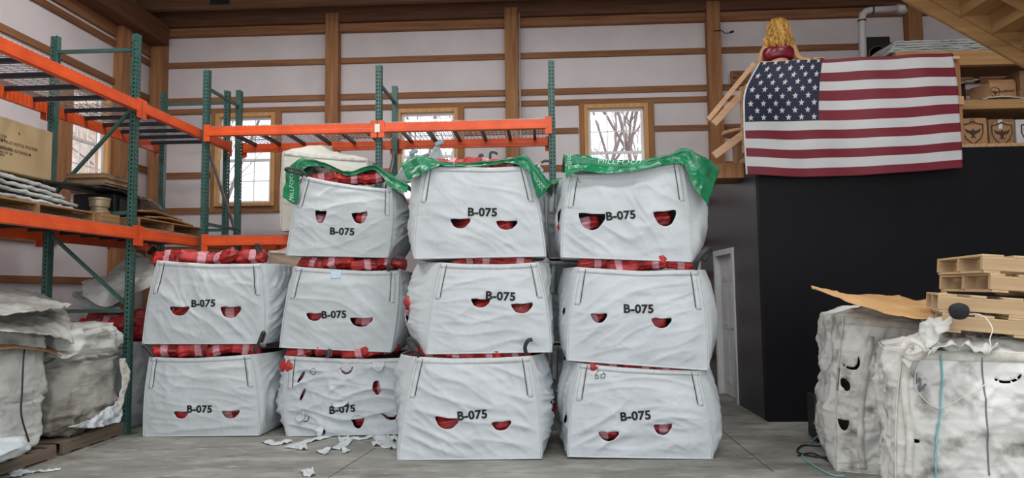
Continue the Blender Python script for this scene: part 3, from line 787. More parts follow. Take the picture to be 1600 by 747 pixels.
def hole_bundles(bag, where, holes, seed, kind=None):
    rnd = random.Random(seed)
    for i, h in enumerate(holes):
        side = 'left' if i == 0 else 'right'
        nm = where[i] if isinstance(where, (list, tuple)) else 'behind the %s front hole of %s' % (side, where)
        yf = bag.front(h[0], h[1], 0).y + bag.cy
        bundle((h[0] + rnd.choice((-1, 1)) * rnd.uniform(.06, .13), yf + .15, h[1] - h[3] * .05 + rnd.uniform(-.02, .02)), (rnd.uniform(0, 6), rnd.uniform(-.4, .4), rnd.uniform(-.12, .12)),
               'red netted firewood bundle ' + nm, 'firewood bundles behind the holes', seed + i * 2, .95)

W6, W7 = 6.42, 7.45
def hp(*a): return a
def pz(p): return (p[0], p[2])
def hole(c, w_, h_, *r): return (c[0], c[2], w_, h_) + r
K6, K7 = 6.38 / 1067, 7.38 / 1067     # metres per pixel at the two rows

# ---- stack A (left) ----
GRP = 'full white bulk bags of firewood'
A1 = Bag(W7, (-4.43, 0.0), (-3.14, .01), (-3.24, .89), (-4.38, .87), D=1.0, lb=.07, rb=.14, seed=1)
h = [hole((-3.99, 7.40, 0.24), 22 * K7, 11 * K7), hole((-3.46, 7.40, 0.24), 26 * K7, 12 * K7)]
A1.make('white bulk bag on the floor, lower bag of the leftmost stack', GRP, h, text=pz((-3.79, 7.40, 0.31)), trot=-1)
hole_bundles(A1, 'lower bag of leftmost stack', h, 3)
top_bundles(A1, 'lower bag of leftmost stack', 4, .925, W7 + .09, -4.35, -3.2, 4, 'firewood bundles on lower bag of leftmost stack')
A2 = Bag(W7, (-4.47, 1.01), (-3.11, 1.0), (-3.15, 1.89), (-4.32, 1.94), D=1.0, lb=.05, rb=.15, seed=2)
h = [hole((-4.03, 7.40, 1.37), 32 * K7, 14 * K7), hole((-3.48, 7.40, 1.35), 30 * K7, 18 * K7)]
A2.make('white bulk bag resting on another, upper bag of the leftmost stack', GRP, h, sholes=[(1, .38, 1.36, .12, .13, 'ragged')], text=pz((-3.77, 7.40, 1.46)), trot=1)
hole_bundles(A2, 'upper bag of leftmost stack', h, 8)
bundle((-3.2, 7.86, 1.34), (1, .1, 1.5), 'red netted firewood bundle seen through the side hole of upper bag of leftmost stack', 'firewood bundles behind the holes', 2)
top_bundles(A2, 'upper bag of leftmost stack', 4, 1.945, W7 + .10, -4.42, -3.12, 12, 'firewood bundles on upper bag of leftmost stack')
loop([(-3.23, 7.50, 1.92), (-3.21, 7.50, 2.02), (-3.23, 7.48, 2.09), (-3.19, 7.48, 2.10), (-3.17, 7.50, 2.03), (-3.18, 7.50, 1.92)], A2, .03, nrm=(0, -1, .1))
loop([(-3.19, 7.40, 0.93), (-3.13, 7.38, 1.02), (-3.08, 7.36, 1.13), (-3.07, 7.38, 1.11), (-3.11, 7.40, 1.02)], A1, .035)
loop([(-4.47, 7.44, 1.00), (-4.40, 7.42, 0.95), (-4.34, 7.42, 0.88)], A1, .03)

# ---- stack B ----
B1 = Bag(W7, (-2.83, 0), (-1.58, .02), (-1.50, .84), (-2.84, .87), D=1.0, lb=.22, rb=.10, seed=3, wr=2.4, ang=radians(8))
h = [hole((-2.17, 7.35, 0.71), .135, .085, 'crescent', .1), hole((-1.85, 7.35, 0.52), .10, .13, 'ragged'), hole((-2.05, 7.35, 0.14), .13, .115, 'D'),
     hole((-1.69, 7.35, 0.23), .22, .12, 'crescent', .15), hole((-2.23, 7.35, 0.34), .20, .035, 'slit', .15), hole((-2.66, 7.35, 0.64), .035, .14, 'slit', -.5),
     hole((-2.64, 7.35, 0.45), .03, .15, 'slit', -.4), hole((-2.61, 7.35, 0.18), .09, .05, 'crescent', .6), hole((-2.43, 7.35, 0.05), .10, .05, 'ragged', .6)]
B1.make('torn white bulk bag slashed with many holes, bottom of the second stack', GRP, h, sholes=[(3, .15, .74, .10, .13, 'ragged'), (3, .2, .52, .09, .13, 'ragged')], text=pz((-2.21, 7.35, 0.30)), trot=4, marks=[[(-2.53 + .03 * cos(a * .7), .70 + .035 * sin(a * .7)) for a in range(10)]])
hole_bundles(B1, ['seen through a crescent cut near the top of the torn bag', 'seen through a ragged hole at the right of the torn bag', 'seen through the hole at the bottom centre of the torn bag', 'behind the crescent cut at the lower right of the torn bag',
                  'behind the slit across the print on the torn bag', 'behind the upper left slit of the torn bag', 'behind the lower left slit of the torn bag', 'behind the small cut at the lower left of the torn bag', 'behind the cut at the bottom edge of the torn bag'], h, 21)
bundle((-2.80, 7.64, .74), (2, .2, 1.4), 'red netted firewood bundle bulging from the upper left side hole of the torn bag', 'firewood bundles behind the holes', 3)
bundle((-2.82, 7.70, .52), (1, .2, 1.6), 'red netted firewood bundle bulging from the lower left side hole of the torn bag', 'firewood bundles behind the holes', 1)
top_bundles(B1, 'the torn bottom bag', 4, .90, W7 + .07, -2.85, -1.65, 31, 'firewood bundles on the torn bottom bag')
def flap(bag, c, w_, h_, rot, curl, nm='torn_flap'):
    m_ = MB(); rows = []
    for j in range(8):
        row = []
        for i in range(11):
            a = (i / 10 - .5) * w_ * sqrt(max(0, 1 - (j / 7.5) ** 2)); b = -j / 7 * h_
            x = c[0] + a * cos(rot) - b * sin(rot); z = c[2] + a * sin(rot) + b * cos(rot)
            p = bag.front(x, z, .008 + curl * (j / 7) ** 1.5); row.append(p)
        rows.append(row)
    m_.grid(rows); m_.build(nm, MT['bag'], bag.root, smooth=True, world=False, solid=.002)
flap(B1, (-1.82, 7.35, 0.80), .14, .10, 0, .03); flap(B1, (-2.23, 7.35, 0.38), .18, .05, .15, .03); flap(B1, (-2.05, 7.35, 0.19), .12, -.05, 0, .04)
flap(B1, (-2.46, 7.35, 0.11), .10, .09, .2, .06); flap(B1, (-2.68, 7.35, 0.24), .13, .07, .5, .05); flap(B1, (-1.69, 7.35, 0.29), .15, .07, .2, .02)
B2 = Bag(W7 - .02, (-2.91, .96), (-1.69, .90), (-1.60, 1.79), (-2.75, 1.85), D=1.0, lb=.05, rb=.16, seed=4, wr=.8)
h = [hole((-2.51, 7.35, 1.29), 26 * K7, 12 * K7), hole((-2.01, 7.35, 1.23), 34 * K7, 14 * K7)]
B2.make('white bulk bag with a small paper tag, middle of the second stack', GRP, h, text=pz((-2.30, 7.35, 1.32)), trot=1)
m_ = MB(); m_.grid([[B2.front(x, z, .008) for x in [(-2.34, 7.35, 1.81)[0], (-2.29, 7.35, 1.81)[0], (-2.23, 7.35, 1.81)[0]]] for z in [(-2.33, 7.35, 1.71)[2], (-2.34, 7.35, 1.77)[2], (-2.34, 7.35, 1.82)[2]]])
m_.build('paper_tag', pmat('tag_paper', (.6, .68, .75), (.35, .48, .62), 60, .5), B2.root, world=False, solid=.002)
hole_bundles(B2, 'middle bag of second stack', h, 41)
top_bundles(B2, 'middle bag of second stack', 4, 1.86, W7 + .06, -2.75, -1.55, 44, 'firewood bundles on middle bag of second stack')
loop([(-1.70, 7.36, 1.78), (-1.69, 7.36, 1.86), (-1.66, 7.40, 1.93), (-1.54, 7.40, 1.91)], B2, .04)
loop([(-2.36, 7.35, 0.85), (-2.35, 7.36, 0.92), (-2.34, 7.40, 0.94)], B1, .045)
B3 = Bag(W7 - .02, (-2.85, 1.97), (-1.72, 1.93), (-1.68, 2.69), (-2.66, 2.86), D=1.0, lb=.04, rb=.14, seed=5)
h = [hole((-2.45, 7.35, 2.39), 18 * K7, 20 * K7, 'D', -.1), hole((-2.03, 7.35, 2.37), 24 * K7, 18 * K7, 'D', .1)]
B3.make('white bulk bag with a rumpled green sheet, top of the second stack', GRP, h, text=pz((-2.22, 7.35, 2.23)), trot=-3)
hole_bundles(B3, 'top bag of second stack', h, 51)
top_bundles(B3, 'top bag of second stack', 3, 2.83, W7 + .10, -2.62, -1.75, 54, 'firewood bundles on top bag of second stack')
loop([(-2.61, 7.38, 2.84), (-2.66, 7.36, 2.90), (-2.74, 7.30, 2.92), (-2.81, 7.28, 2.92), (-2.80, 7.30, 2.89), (-2.65, 7.36, 2.87)], B3, .03)

# ---- stack C ----
C1 = Bag(W6, (-1.39, 0), (-.06, .01), (-.15, .95), (-1.22, .95), D=1.0, lb=.14, rb=.13, seed=6, wr=1.2, ang=radians(-28))
h = [hole((-0.92, 6.35, 0.34), 36 * K6, 18 * K6, 'D', -.1), hole((-0.43, 6.35, 0.31), 29 * K6, 14 * K6, 'D', .08)]
C1.make('white bulk bag on the floor, bottom bag of the third stack from the left', GRP, h, sholes=[(1, .3, .42, .10, .12, 'ragged'), (3, .2, .35, .05, .12, 'ragged')], text=pz((-0.69, 6.35, 0.42)), trot=4)
hole_bundles(C1, 'bottom bag of third stack', h, 61)
bundle((-.02, 6.78, .42), (2, .3, 1.2), 'red netted firewood bundle poking from the right side hole of bottom bag of third stack', 'firewood bundles behind the holes', 3, .8)
top_bundles(C1, 'bottom bag of third stack', 4, .945, W6 + .10, -1.2, -.15, 64, 'firewood bundles on bottom bag of third stack')
loop([(-1.18, 6.38, 0.95), (-1.22, 6.30, 1.02), (-1.27, 6.28, 1.10), (-1.24, 6.28, 1.13), (-1.18, 6.30, 1.07), (-1.16, 6.36, 0.96)], C1, .03)
loop([(-0.18, 6.36, 0.96), (-0.19, 6.30, 1.04), (-0.16, 6.28, 1.10), (-0.12, 6.28, 1.11)], C1, .035)
C2 = Bag(W6, (-1.12, .97), (.05, .98), (-.07, 1.82), (-.98, 1.83), D=1.0, lb=.32, rb=.05, seed=7, wr=.8)
h = [hole((-0.60, 6.35, 1.44), 28 * K6, 13 * K6, 'D', -.05), hole((-0.23, 6.35, 1.39), 32 * K6, 15 * K6, 'D', .05)]
C2.make('white bulk bag turned to show its left side, middle of the third stack', GRP, h, sholes=[(3, .22, 1.35, .11, .16, 'ragged')], text=pz((-0.42, 6.35, 1.51)), trot=-3)
hole_bundles(C2, 'middle bag of third stack', h, 71)
bundle((-1.27, 6.72, 1.35), (0, .9, 1.2), 'red netted firewood bundle seen through the left side hole of middle bag of third stack', 'firewood bundles behind the holes', 4, .9)
top_bundles(C2, 'middle bag of third stack', 3, 1.80, W6 + .10, -.9, -.12, 74, 'firewood bundles on middle bag of third stack')
C3 = Bag(W6, (-1.23, 1.865), (.01, 1.87), (-.15, 2.74), (-1.13, 2.76), D=1.0, lb=.15, rb=.04, seed=8, wr=.9)
h = [hole((-0.78, 6.35, 2.19), 30 * K6, 15 * K6), hole((-0.36, 6.35, 2.17), 32 * K6, 14 * K6)]
C3.make('white bulk bag with green sheet corners, top of the third stack', GRP, h, text=pz((-0.58, 6.35, 2.30)), trot=-1, sholes=[(3, .3, 2.33, .05, .10, 'ragged')])
hole_bundles(C3, 'top bag of third stack', h, 81)
top_bundles(C3, 'top bag of third stack', 3, 2.745, W6 + .12, -1.05, -.2, 84, 'firewood bundles on top bag of third stack')

# ---- stack D ----
D1 = Bag(W6 + .03, (.19, .02), (1.50, 0), (1.41, .80), (.31, .88), D=1.0, lb=.09, rb=.20, seed=9, wr=1.3, ang=radians(25))
h = [hole((0.57, 6.38, 0.21), 30 * K6, 14 * K6), hole((1.05, 6.38, 0.27), 27 * K6, 16 * K6, 'D', .03)]
sc6 = [((0.46, 6.38, 0.79), (0.50, 6.38, 0.81), (0.46, 6.38, 0.75), (0.49, 6.38, 0.72)), ]
marks = [[(x - .0, z) for x, _, z in ((0.49, 6.38, 0.81), (0.46, 6.38, 0.77), (0.46, 6.38, 0.73), (0.49, 6.38, 0.74), (0.48, 6.38, 0.77), (0.46, 6.38, 0.76))],
         [(x, z) for x, _, z in ((0.54, 6.38, 0.78), (0.51, 6.38, 0.77), (0.51, 6.38, 0.74), (0.54, 6.38, 0.74), (0.55, 6.38, 0.77), (0.53, 6.38, 0.79))]]
D1.make('white bulk bag with a scribbled mark, bottom bag of the rightmost stack', GRP, h, text=pz((0.81, 6.38, 0.40)), trot=4, marks=marks, sholes=[(3, .12, .32, .05, .12, 'ragged')])
hole_bundles(D1, 'bottom bag of rightmost stack', h, 91)
top_bundles(D1, 'bottom bag of rightmost stack', 3, .82, W6 + .13, .4, 1.3, 94, 'firewood bundles on bottom bag of rightmost stack')
D2 = Bag(W6 + .02, (.20, .90), (1.49, .80), (1.43, 1.73), (.31, 1.77), D=1.0, lb=.09, rb=.17, seed=10, wr=.9, ang=radians(40))
h = [hole((0.51, 6.38, 1.29), 24 * K6, 14 * K6), hole((1.06, 6.38, 1.24), 30 * K6, 15 * K6, 'D', -.03)]
D2.make('white bulk bag with its lower right corner hanging down, middle bag of the rightmost stack', GRP, h, text=pz((0.86, 6.38, 1.38)), trot=-1, sholes=[(3, .10, 1.25, .04, .10, 'ragged')])
hole_bundles(D2, 'middle bag of rightmost stack', h, 101)
top_bundles(D2, 'middle bag of rightmost stack', 4, 1.775, W6 + .08, .30, 1.42, 104, 'firewood bundles on middle bag of rightmost stack')
D3 = Bag(W6 + .02, (.16, 1.86), (1.37, 1.80), (1.30, 2.76), (.26, 2.64), D=1.05, lb=.06, rb=.30, seed=11, wr=1.1, ang=radians(-38))
h = [hole((0.46, 6.38, 2.19), 40 * K6, 26 * K6, 'D', -.08), hole((1.12, 6.38, 2.21), 34 * K6, 24 * K6, 'D', .1)]
D3.make('white bulk bag under a large green sheet, top bag of the rightmost stack', GRP, h, text=pz((0.72, 6.38, 2.25)), trot=4, sholes=[(1, .45, 2.05, .06, .12, 'ragged'), (3, .08, 2.2, .05, .16, 'ragged')],
        marks=[[(x, z) for x, _, z in ((0.31, 6.38, 2.65), (0.33, 6.38, 2.60), (0.34, 6.38, 2.63), (0.34, 6.38, 2.58), (0.36, 6.38, 2.57))]])
hole_bundles(D3, 'top bag of rightmost stack', h, 111)
bundle((.75, 6.66, 2.60), (1, 0, .1), 'red netted firewood bundle under the large green sheet, left one', 'firewood bundles on top bag of rightmost stack', 1)
bundle((1.1, 6.66, 2.66), (2, 0, -.1), 'red netted firewood bundle under the large green sheet, right one', 'firewood bundles on top bag of rightmost stack', 2)
loop([(1.39, 6.42, 1.73), (1.41, 6.36, 1.82), (1.49, 6.36, 1.91), (1.53, 6.40, 1.90), (1.47, 6.42, 1.81)], D2, .05)

# ---- green plastic sheets over the three top bags ----
def green(name, cols, yb, zb, bag_label, seed, texts=()):
    top_ = [c[0] for c in cols]; bot = [c[1] for c in cols]
    back = [(c[0][0], yb, c[0][2] - zb) for c in cols]
    mid = [tuple(lerp(a, b, .5) for a, b in zip(p, q)) for p, q in zip(top_, bot)]
    mid = [(a, b - .015, c) for a, b, c in mid]
    G = crumple(smooth_ctrl([back, top_, mid, bot], 110, 40), .014, 5, seed)
    m_ = MB(); m_.grid(G)
    loc = (sum(c[0][0] for c in cols) / len(cols), yb - .4, min(c[1][2] for c in cols))
    o = m_.build('green_sheet', MT['green'], None, smooth=True, solid=.002, loc=loc)
    tag(o, bag_label, 'plastic sheet')
    bp = None
    for (s_, u0, u1, v0, v1, vert) in texts:
        vs, fs, wd = text_geo(s_, .0)
        mb = MB(); pts = []
        for x, y in vs:
            a = x / wd; b = y
            if vert: u = lerp(u0, u1, 1 - b); v = lerp(v1, v0, a)
            else: u = lerp(u0, u1, a); v = lerp(v1, v0, b)
            fi = u * 110; fj = v * 40; i = min(109, int(fi)); j = min(39, int(fj))
            p = G[j][i] * (1 - fi + i) * (1 - fj + j) + G[j][i + 1] * (fi - i) * (1 - fj + j) + G[j + 1][i] * (1 - fi + i) * (fj - j) + G[j + 1][i + 1] * (fi - i) * (fj - j)
            n = (G[j + 1][i] - G[j][i]).cross(G[j][i + 1] - G[j][i]).normalized()
            if n.y > 0: n = -n
            pts.append(p + n * .004 - Vector(loc))
        mb.add(pts, fs); t_ = mb.build('printed_lettering', MT['green_print'], o, world=False)
    return o
green('g', [((-2.88, 7.55, 2.96), (-2.92, 7.45, 2.63)), ((-2.79, 7.50, 3.03), (-2.72, 7.38, 2.55)), ((-2.69, 7.50, 3.07), (-2.68, 7.42, 2.92)), ((-2.45, 7.55, 3.01), (-2.42, 7.50, 2.97)), ((-2.19, 7.55, 2.91), (-2.17, 7.48, 2.86)), ((-1.91, 7.52, 2.97), (-1.88, 7.45, 2.92)), ((-1.72, 7.50, 2.88), (-1.68, 7.36, 2.71)), ((-1.49, 7.50, 2.74), (-1.49, 7.34, 2.64))],
      8.2, .05, 'green plastic sheet with hanging left flap on top bag of second stack', 1, (('MILLFOOT', .06, .11, .45, .97, True),))
green('g', [((-1.37, 6.50, 2.80), (-1.29, 6.36, 2.62)), ((-1.19, 6.50, 2.87), (-1.18, 6.32, 2.64)), ((-0.98, 6.50, 2.81), (-0.99, 6.36, 2.74)), ((-0.67, 6.50, 2.79), (-0.66, 6.40, 2.74)), ((-0.35, 6.50, 2.81), (-0.34, 6.40, 2.76)), ((-0.17, 6.46, 2.84), (-0.15, 6.34, 2.69)), ((-0.05, 6.46, 2.72), (-0.09, 6.32, 2.52)), ((0.09, 6.50, 2.57), (-0.04, 6.34, 2.41))],
      7.2, .04, 'green plastic sheet with two hanging corners on top bag of third stack', 2, (('MILLFOOT', .80, .97, .62, .80, False),))
green('g', [((0.20, 6.50, 2.86), (0.21, 6.33, 2.59)), ((0.35, 6.50, 2.84), (0.34, 6.32, 2.66)), ((0.62, 6.50, 2.79), (0.57, 6.33, 2.64)), ((0.93, 6.50, 2.78), (0.87, 6.33, 2.65)), ((1.17, 6.50, 2.82), (1.11, 6.36, 2.71)), ((1.36, 6.50, 2.88), (1.30, 6.36, 2.71)), ((1.53, 6.50, 2.80), (1.38, 6.30, 2.50)), ((1.73, 6.70, 2.73), (1.50, 6.30, 2.31))],
      7.3, .04, 'large green plastic sheet draped over top bag of rightmost stack', 3, (('MILLFOOT', .03, .07, .35, .8, True), ('MILLFOOT', .24, .44, .40, .58, False)))

# ---- bags standing behind ----
GB = 'white bulk bags in the row behind'
kw = dict(nf=50, ns=24, nbk=8, nv=36)
for k, (z0, z1, l, mt_) in enumerate(((0, .95, 'grey shaded bulk bag on the floor behind the gap between the third and rightmost stacks', 'bag_grey'), (.97, 1.88, 'grey shaded bulk bag behind the gap, middle of the rear pile', 'bag_grey'), (1.9, 2.76, 'silvery grey bulk bag behind the gap, topmost of the rear pile', 'bag_grey'))):  # white rear bags, their shade is put into the grey cloth colour
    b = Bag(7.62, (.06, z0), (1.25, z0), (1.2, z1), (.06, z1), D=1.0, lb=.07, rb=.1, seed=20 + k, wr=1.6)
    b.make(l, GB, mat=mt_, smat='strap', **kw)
sheet('green_sheet', [[(-.02, 8.2, 2.80), (.15, 8.2, 2.82), (.5, 8.2, 2.80)], [(0.02, 7.58, 2.65), (0.11, 7.58, 2.78), (0.25, 7.58, 2.80)], [(0.03, 7.50, 2.59), (0.12, 7.50, 2.72), (0.25, 7.50, 2.73)]], MT['green'], 'small green plastic sheet on the grey bag behind the gap', 'plastic sheet', 20, 12, .01)
for k, (z0, z1, l) in enumerate(((0, .95, 'white bulk bag on the floor behind the third stack'), (.97, 1.9, 'white bulk bag behind the third stack, middle of the rear pile'), (1.92, 2.92, 'white bulk bag behind the top of the third stack with tied up blue tipped loops'))):
    b = Bag(7.64, (-1.42, z0), (-.27, z0), (-.31, z1 + .03), (-1.40, z1 + .03), D=1.0, lb=.04, rb=.08, seed=30 + k, wr=1.5)
    b.make(l, GB, top='open' if k < 2 else .05, **kw)
# peaked lifting corners of that rear bag
def peak(bag, tip, base, seed, cap=True):
    t = Vector(tip); m_ = MB(); rows = []
    for j in range(9):
        q = j / 8; row = []
        for i in range(17):
            b = Vector(base[0]).lerp(Vector(base[1]), i / 16) if i <= 16 else None
            yy = .25 * sin(pi * i / 16)
            p = (b + Vector((0, -.12 + yy, 0))).lerp(t, q ** 1.15) + Vector((.02 * N3(i * .5, j * .5, seed), .02 * N3(i * .5, j * .5, seed + 3), 0))
            row.append(p)
        rows.append(row)
    m_.grid(rows); o = m_.build('raised_corner', MT['bag'], bag.root, smooth=True, solid=.003)
    if cap:
        m2 = MB(); m2.obox(t + Vector((.03, -.01, .0)), (.11, .03, .05), Euler((0, -.4, .1)).to_matrix()); m2.build('blue_loop_tip', pmat('blue_grey_loop', (.20, .32, .38), rough=.6), bag.root, bevel=.01)
peak(b, (-1.26, 8.00, 3.32), ((-1.48, 8.00, 2.93), (-1.04, 8.00, 2.92)), 1)
peak(b, (-1.57, 8.00, 3.22), ((-1.79, 8.00, 2.82), (-1.38, 8.00, 2.93)), 2)
peak(b, (-1.41, 8.20, 3.24), ((-1.75, 8.20, 3.07), (-1.16, 8.20, 3.06)), 3, False)
peak(b, (-0.73, 8.00, 3.18), ((-0.86, 8.00, 3.02), (-0.61, 8.00, 3.01)), 4, False)
peak(b, (-0.06, 8.00, 3.06), ((-0.29, 8.00, 2.90), (0.01, 8.00, 2.94)), 5, False)
for pts in ([(-0.75, 7.90, 3.07), (-0.74, 7.90, 3.14), (-0.71, 7.90, 3.14), (-0.71, 7.90, 3.06)], [(-0.62, 7.90, 3.08), (-0.61, 7.90, 3.17), (-0.56, 7.90, 3.17), (-0.53, 7.90, 3.15)], [(-0.02, 7.90, 3.04), (0.03, 7.90, 3.06), (0.10, 7.90, 3.05)]):
    loop(pts, b, .03)
# beige sack on the rack's lower deck and bag below it
b = Bag(8.72, (-3.42, 2.36), (-2.28, 2.36), (-2.30, 3.30), (-3.40, 3.42), D=1.0, lb=.02, rb=.04, seed=41, wr=.5, fb=.09)
b.make('rounded beige bulk bag on the rack deck behind the second stack', GB, mat='beige', straps=False, top=.12, smat='strap_old', **kw)
b = Bag(8.55, (-3.5, 1.35), (-2.3, 1.35), (-2.3, 2.1), (-3.5, 2.1), D=1.0, lb=.06, rb=.05, seed=42, wr=1.2, fb=.08)
b.make('tan wrapped bulk bag behind the gap between the first two stacks', GB, mat='tan_cloth', straps=False, top=.06, smat='strap_old', **kw)
b = Bag(8.55, (-3.5, .0), (-2.3, .0), (-2.3, 1.3), (-3.5, 1.3), D=1.0, lb=.05, rb=.05, seed=43, wr=1.2, fb=.06)
b.make('shaded bulk bag on the floor under the tan wrapped bag', GB, mat='bag_old', straps=False, top=.04, smat='strap_old', **kw)
b = Bag(7.75, (-5.68, .0), (-4.86, .0), (-4.88, 1.0), (-5.66, 1.0), D=1.3, lb=.02, rb=.05, seed=44, wr=1.4)
b.make('white bulk bag on the floor inside the left rack behind its middle post', GB, mat='bag', straps=False, **kw)
rackbag = b
for i in range(6):
    bundle((-5.55 + .14 * i, 7.95 + .12 * (i % 3), 1.12 + .08 * (i % 2)), (i, .1, .3 * (i % 3) - .3), 'dusty red netted firewood bundle under the grey sacks, front row, %s from left' % ORD[i], 'firewood bundles inside the left rack', i, 1.1)
for i in range(4):
    bundle((-5.45 + .2 * i, 8.3, 1.27), (i, .0, .2 * i), 'dusty red netted firewood bundle inside the left rack, rear row, %s from the left' % ORD[i], 'firewood bundles inside the left rack', i + 2, 1.2)
sheet('folded_sack', [[(-5.68, 8.60, 1.73), (-5.52, 8.60, 1.94), (-5.35, 8.60, 2.06), (-5.12, 8.60, 2.04)], [(-5.70, 8.20, 1.73), (-5.30, 8.20, 1.79), (-5.01, 8.20, 1.81), (-4.77, 8.20, 1.83)], [(-5.54, 7.95, 1.69), (-5.23, 7.95, 1.67), (-4.94, 7.95, 1.73), (-4.66, 7.95, 1.77)], [(-5.47, 7.85, 1.56), (-5.19, 7.85, 1.42), (-4.91, 7.85, 1.55), (-4.60, 7.85, 1.67)]],
      MT['bag_old'], 'large grey white sack folded over the firewood inside the left rack', 'sack', 44, 36, .03, 4, 3, .004)
sheet('folded_sack', [[(-5.87, 8.30, 1.61), (-5.60, 8.30, 1.63), (-5.27, 8.30, 1.49)], [(-5.70, 8.00, 1.56), (-5.44, 8.00, 1.49), (-5.08, 8.00, 1.41)], [(-5.58, 7.95, 1.43), (-5.36, 7.95, 1.37), (-5.08, 7.95, 1.35)]], MT['bag_grey'], 'small dark grey sack tucked under the large folded one in the left rack', 'sack', 30, 20, .03, 5, 5, .004)
bk = MB(); bk.tube([(-4.94, 8.30, 2.07), (-4.88, 8.30, 2.13), (-4.81, 8.30, 2.09), (-4.84, 8.30, 2.04)], .03, 8); tag(bk.build('dark_strap_coil', MT['dark'], None, smooth=True, loc=(-4.88, 8.30, 2.04)), 'coiled dark strap beside the red bundles behind the leftmost stack', 'strap')

# ------------------------------------------------------------------ pallets
def pallet(loc, rot, label, mats=('pallet', 'pallet_y'), L=1.2, W_=1.0, group=None, seed=0):
    rnd = random.Random(seed)
    t = thing('wooden_pallet', loc, label, 'pallet', group, rot=rot)
    for k, y in enumerate((-W_ / 2 + .02, 0, W_ / 2 - .02)):
        m_ = MB(); m_.box(-L / 2, y - .02, .018, L / 2, y + .02, .112)
        if rnd.random() < .6:
            pass
        m_.build('stringer', MT[mats[0]], t, world=False, bevel=.003)
    n = 7
    for i in range(n):
        x = lerp(-L / 2 + .05, L / 2 - .05, i / (n - 1)) + rnd.uniform(-.008, .008); wd = rnd.choice((.09, .11, .13))
        x = max(-L / 2 + wd / 2, min(L / 2 - wd / 2, x))
        m_ = MB(); m_.box(x - wd / 2, -W_ / 2 + rnd.uniform(-.005, .01), .1125, x + wd / 2, W_ / 2 + rnd.uniform(-.01, .008), .129); m_.build('deck_board', MT[mats[1]], t, world=False, bevel=.003)
    for x in (-L / 2 + .06, -.15, .2, L / 2 - .06):
        m_ = MB(); m_.box(x - .05, -W_ / 2, .0, x + .05, W_ / 2, .0175); m_.build('bottom_board', MT[mats[1]], t, world=False, bevel=.003)
    return t
old = ('pallet_old', 'pallet_old')
pallet((-5.22, 5.85, 0), pi / 2, 'weathered pallet on the floor under the strapped bale at the far left', old, 1.3, .98)
pallet((-5.22, 7.08, 0), pi / 2, 'weathered pallet on the floor under the crumpled bale beside the green post', old, .98, .98)
pallet((-5.3, 6.40, ZM + .02), 0, 'brown pallet on the rack deck under the white sheets and big carton', ('pallet_mid', 'pallet_mid'), .75, 1.7)
pallet((-5.22, 8.5, ZM + .02), 0, 'brown pallet on the rack deck under the planks near the corner', ('pallet_mid', 'pallet_mid'), .95, 1.5)

# bales on the left
def lump(name, c, d, mat, label=None, cat=None, seed=0, pw=.35, amp=.03, fold=0, nu=90, nv=60, parent=None, sc=4, group=None, flat=True, taper=0):
    mb = MB(); rows = []
    def sp(x, e): return math.copysign(abs(x) ** e, x)
    for j in range(nv + 1):
        ph = -pi / 2 + pi * j / nv; row = []
        for i in range(nu + 1):
            th = 2 * pi * (i % nu) / nu
            x = sp(cos(ph), pw) * sp(cos(th), pw); y = sp(cos(ph), pw) * sp(sin(th), pw); z = sp(sin(ph), pw * 1.1)
            kx = 1 - taper * (z * .5 + .5)
            p = Vector((x * d[0] / 2 * kx, y * d[1] / 2 * kx, z * d[2] / 2)); n = Vector((x, y, z * .6)).normalized()
            q = p * sc + Vector((seed * 3.1, 0, 0))
            dd = amp * (ridge(q.x, q.y, q.z * 1.4) - .5) + amp * .6 * noise.noise(q * .7) + amp * .3 * (ridge(q.x * 3, q.y * 3, q.z * 3) - .5)
            if fold: dd += fold * (ridge(p.x * 1.2 + seed, p.y * 1.2, p.z * 11) - .4) * (1 - abs(z) ** 4)
            p = p + n * dd
            if flat: p.z = max(p.z, -d[2] / 2)
            row.append(p + Vector((0, 0, d[2] / 2)))
        rows.append(row)
    mb.grid(rows)
    mb.v = [(v[0] + c[0], v[1] + c[1], v[2] + c[2]) for v in mb.v]
    if parent: return mb.build(name, MT[mat], parent, smooth=True)
    o = mb.build(name, MT[mat], None, smooth=True, loc=c)
    return tag(o, label, cat, group)
t = thing('strapped_bale', (-5.22, 5.85, .13), 'bale of folded white bulk bags with a black strap at the far left edge', 'bale')
lump('folded_bags', (-5.24, 5.83, .13), (1.02, 1.2, .62), 'bag_old', seed=1, amp=.05, fold=.06, parent=t, pw=.3)
lump('draped_bag', (-5.24, 5.83, .50), (1.07, 1.26, .78), 'bag_old', seed=2, amp=.06, fold=0, parent=t, pw=.3, taper=.06)
m_ = MB(); m_.ribbon(smooth_ctrl([[(-4.69, 5.99, 1.08), (-4.65, 5.93, 1.01), (-4.62, 5.89, 0.73), (-4.64, 5.92, 0.51), (-4.70, 6.10, 0.24)]] * 2, 30, 1)[0], (1, -.3, 0), .016); m_.build('black_strap', MT['black_strap'], t, smooth=True, solid=.004)
t = thing('wrapped_bale', (-5.22, 7.08, .13), 'crumpled grey white wrapped bale on a pallet beside the front green post', 'bale')
lump('wrapped_body', (-5.22, 7.06, .13), (1.0, .98, .86), 'bag_bale', seed=5, amp=.06, fold=.06, parent=t, pw=.38)
lump('top_sack', (-5.2, 7.04, .88), (1.06, 1.05, .38), 'bag_old', seed=7, amp=.06, parent=t, pw=.5, sc=5)
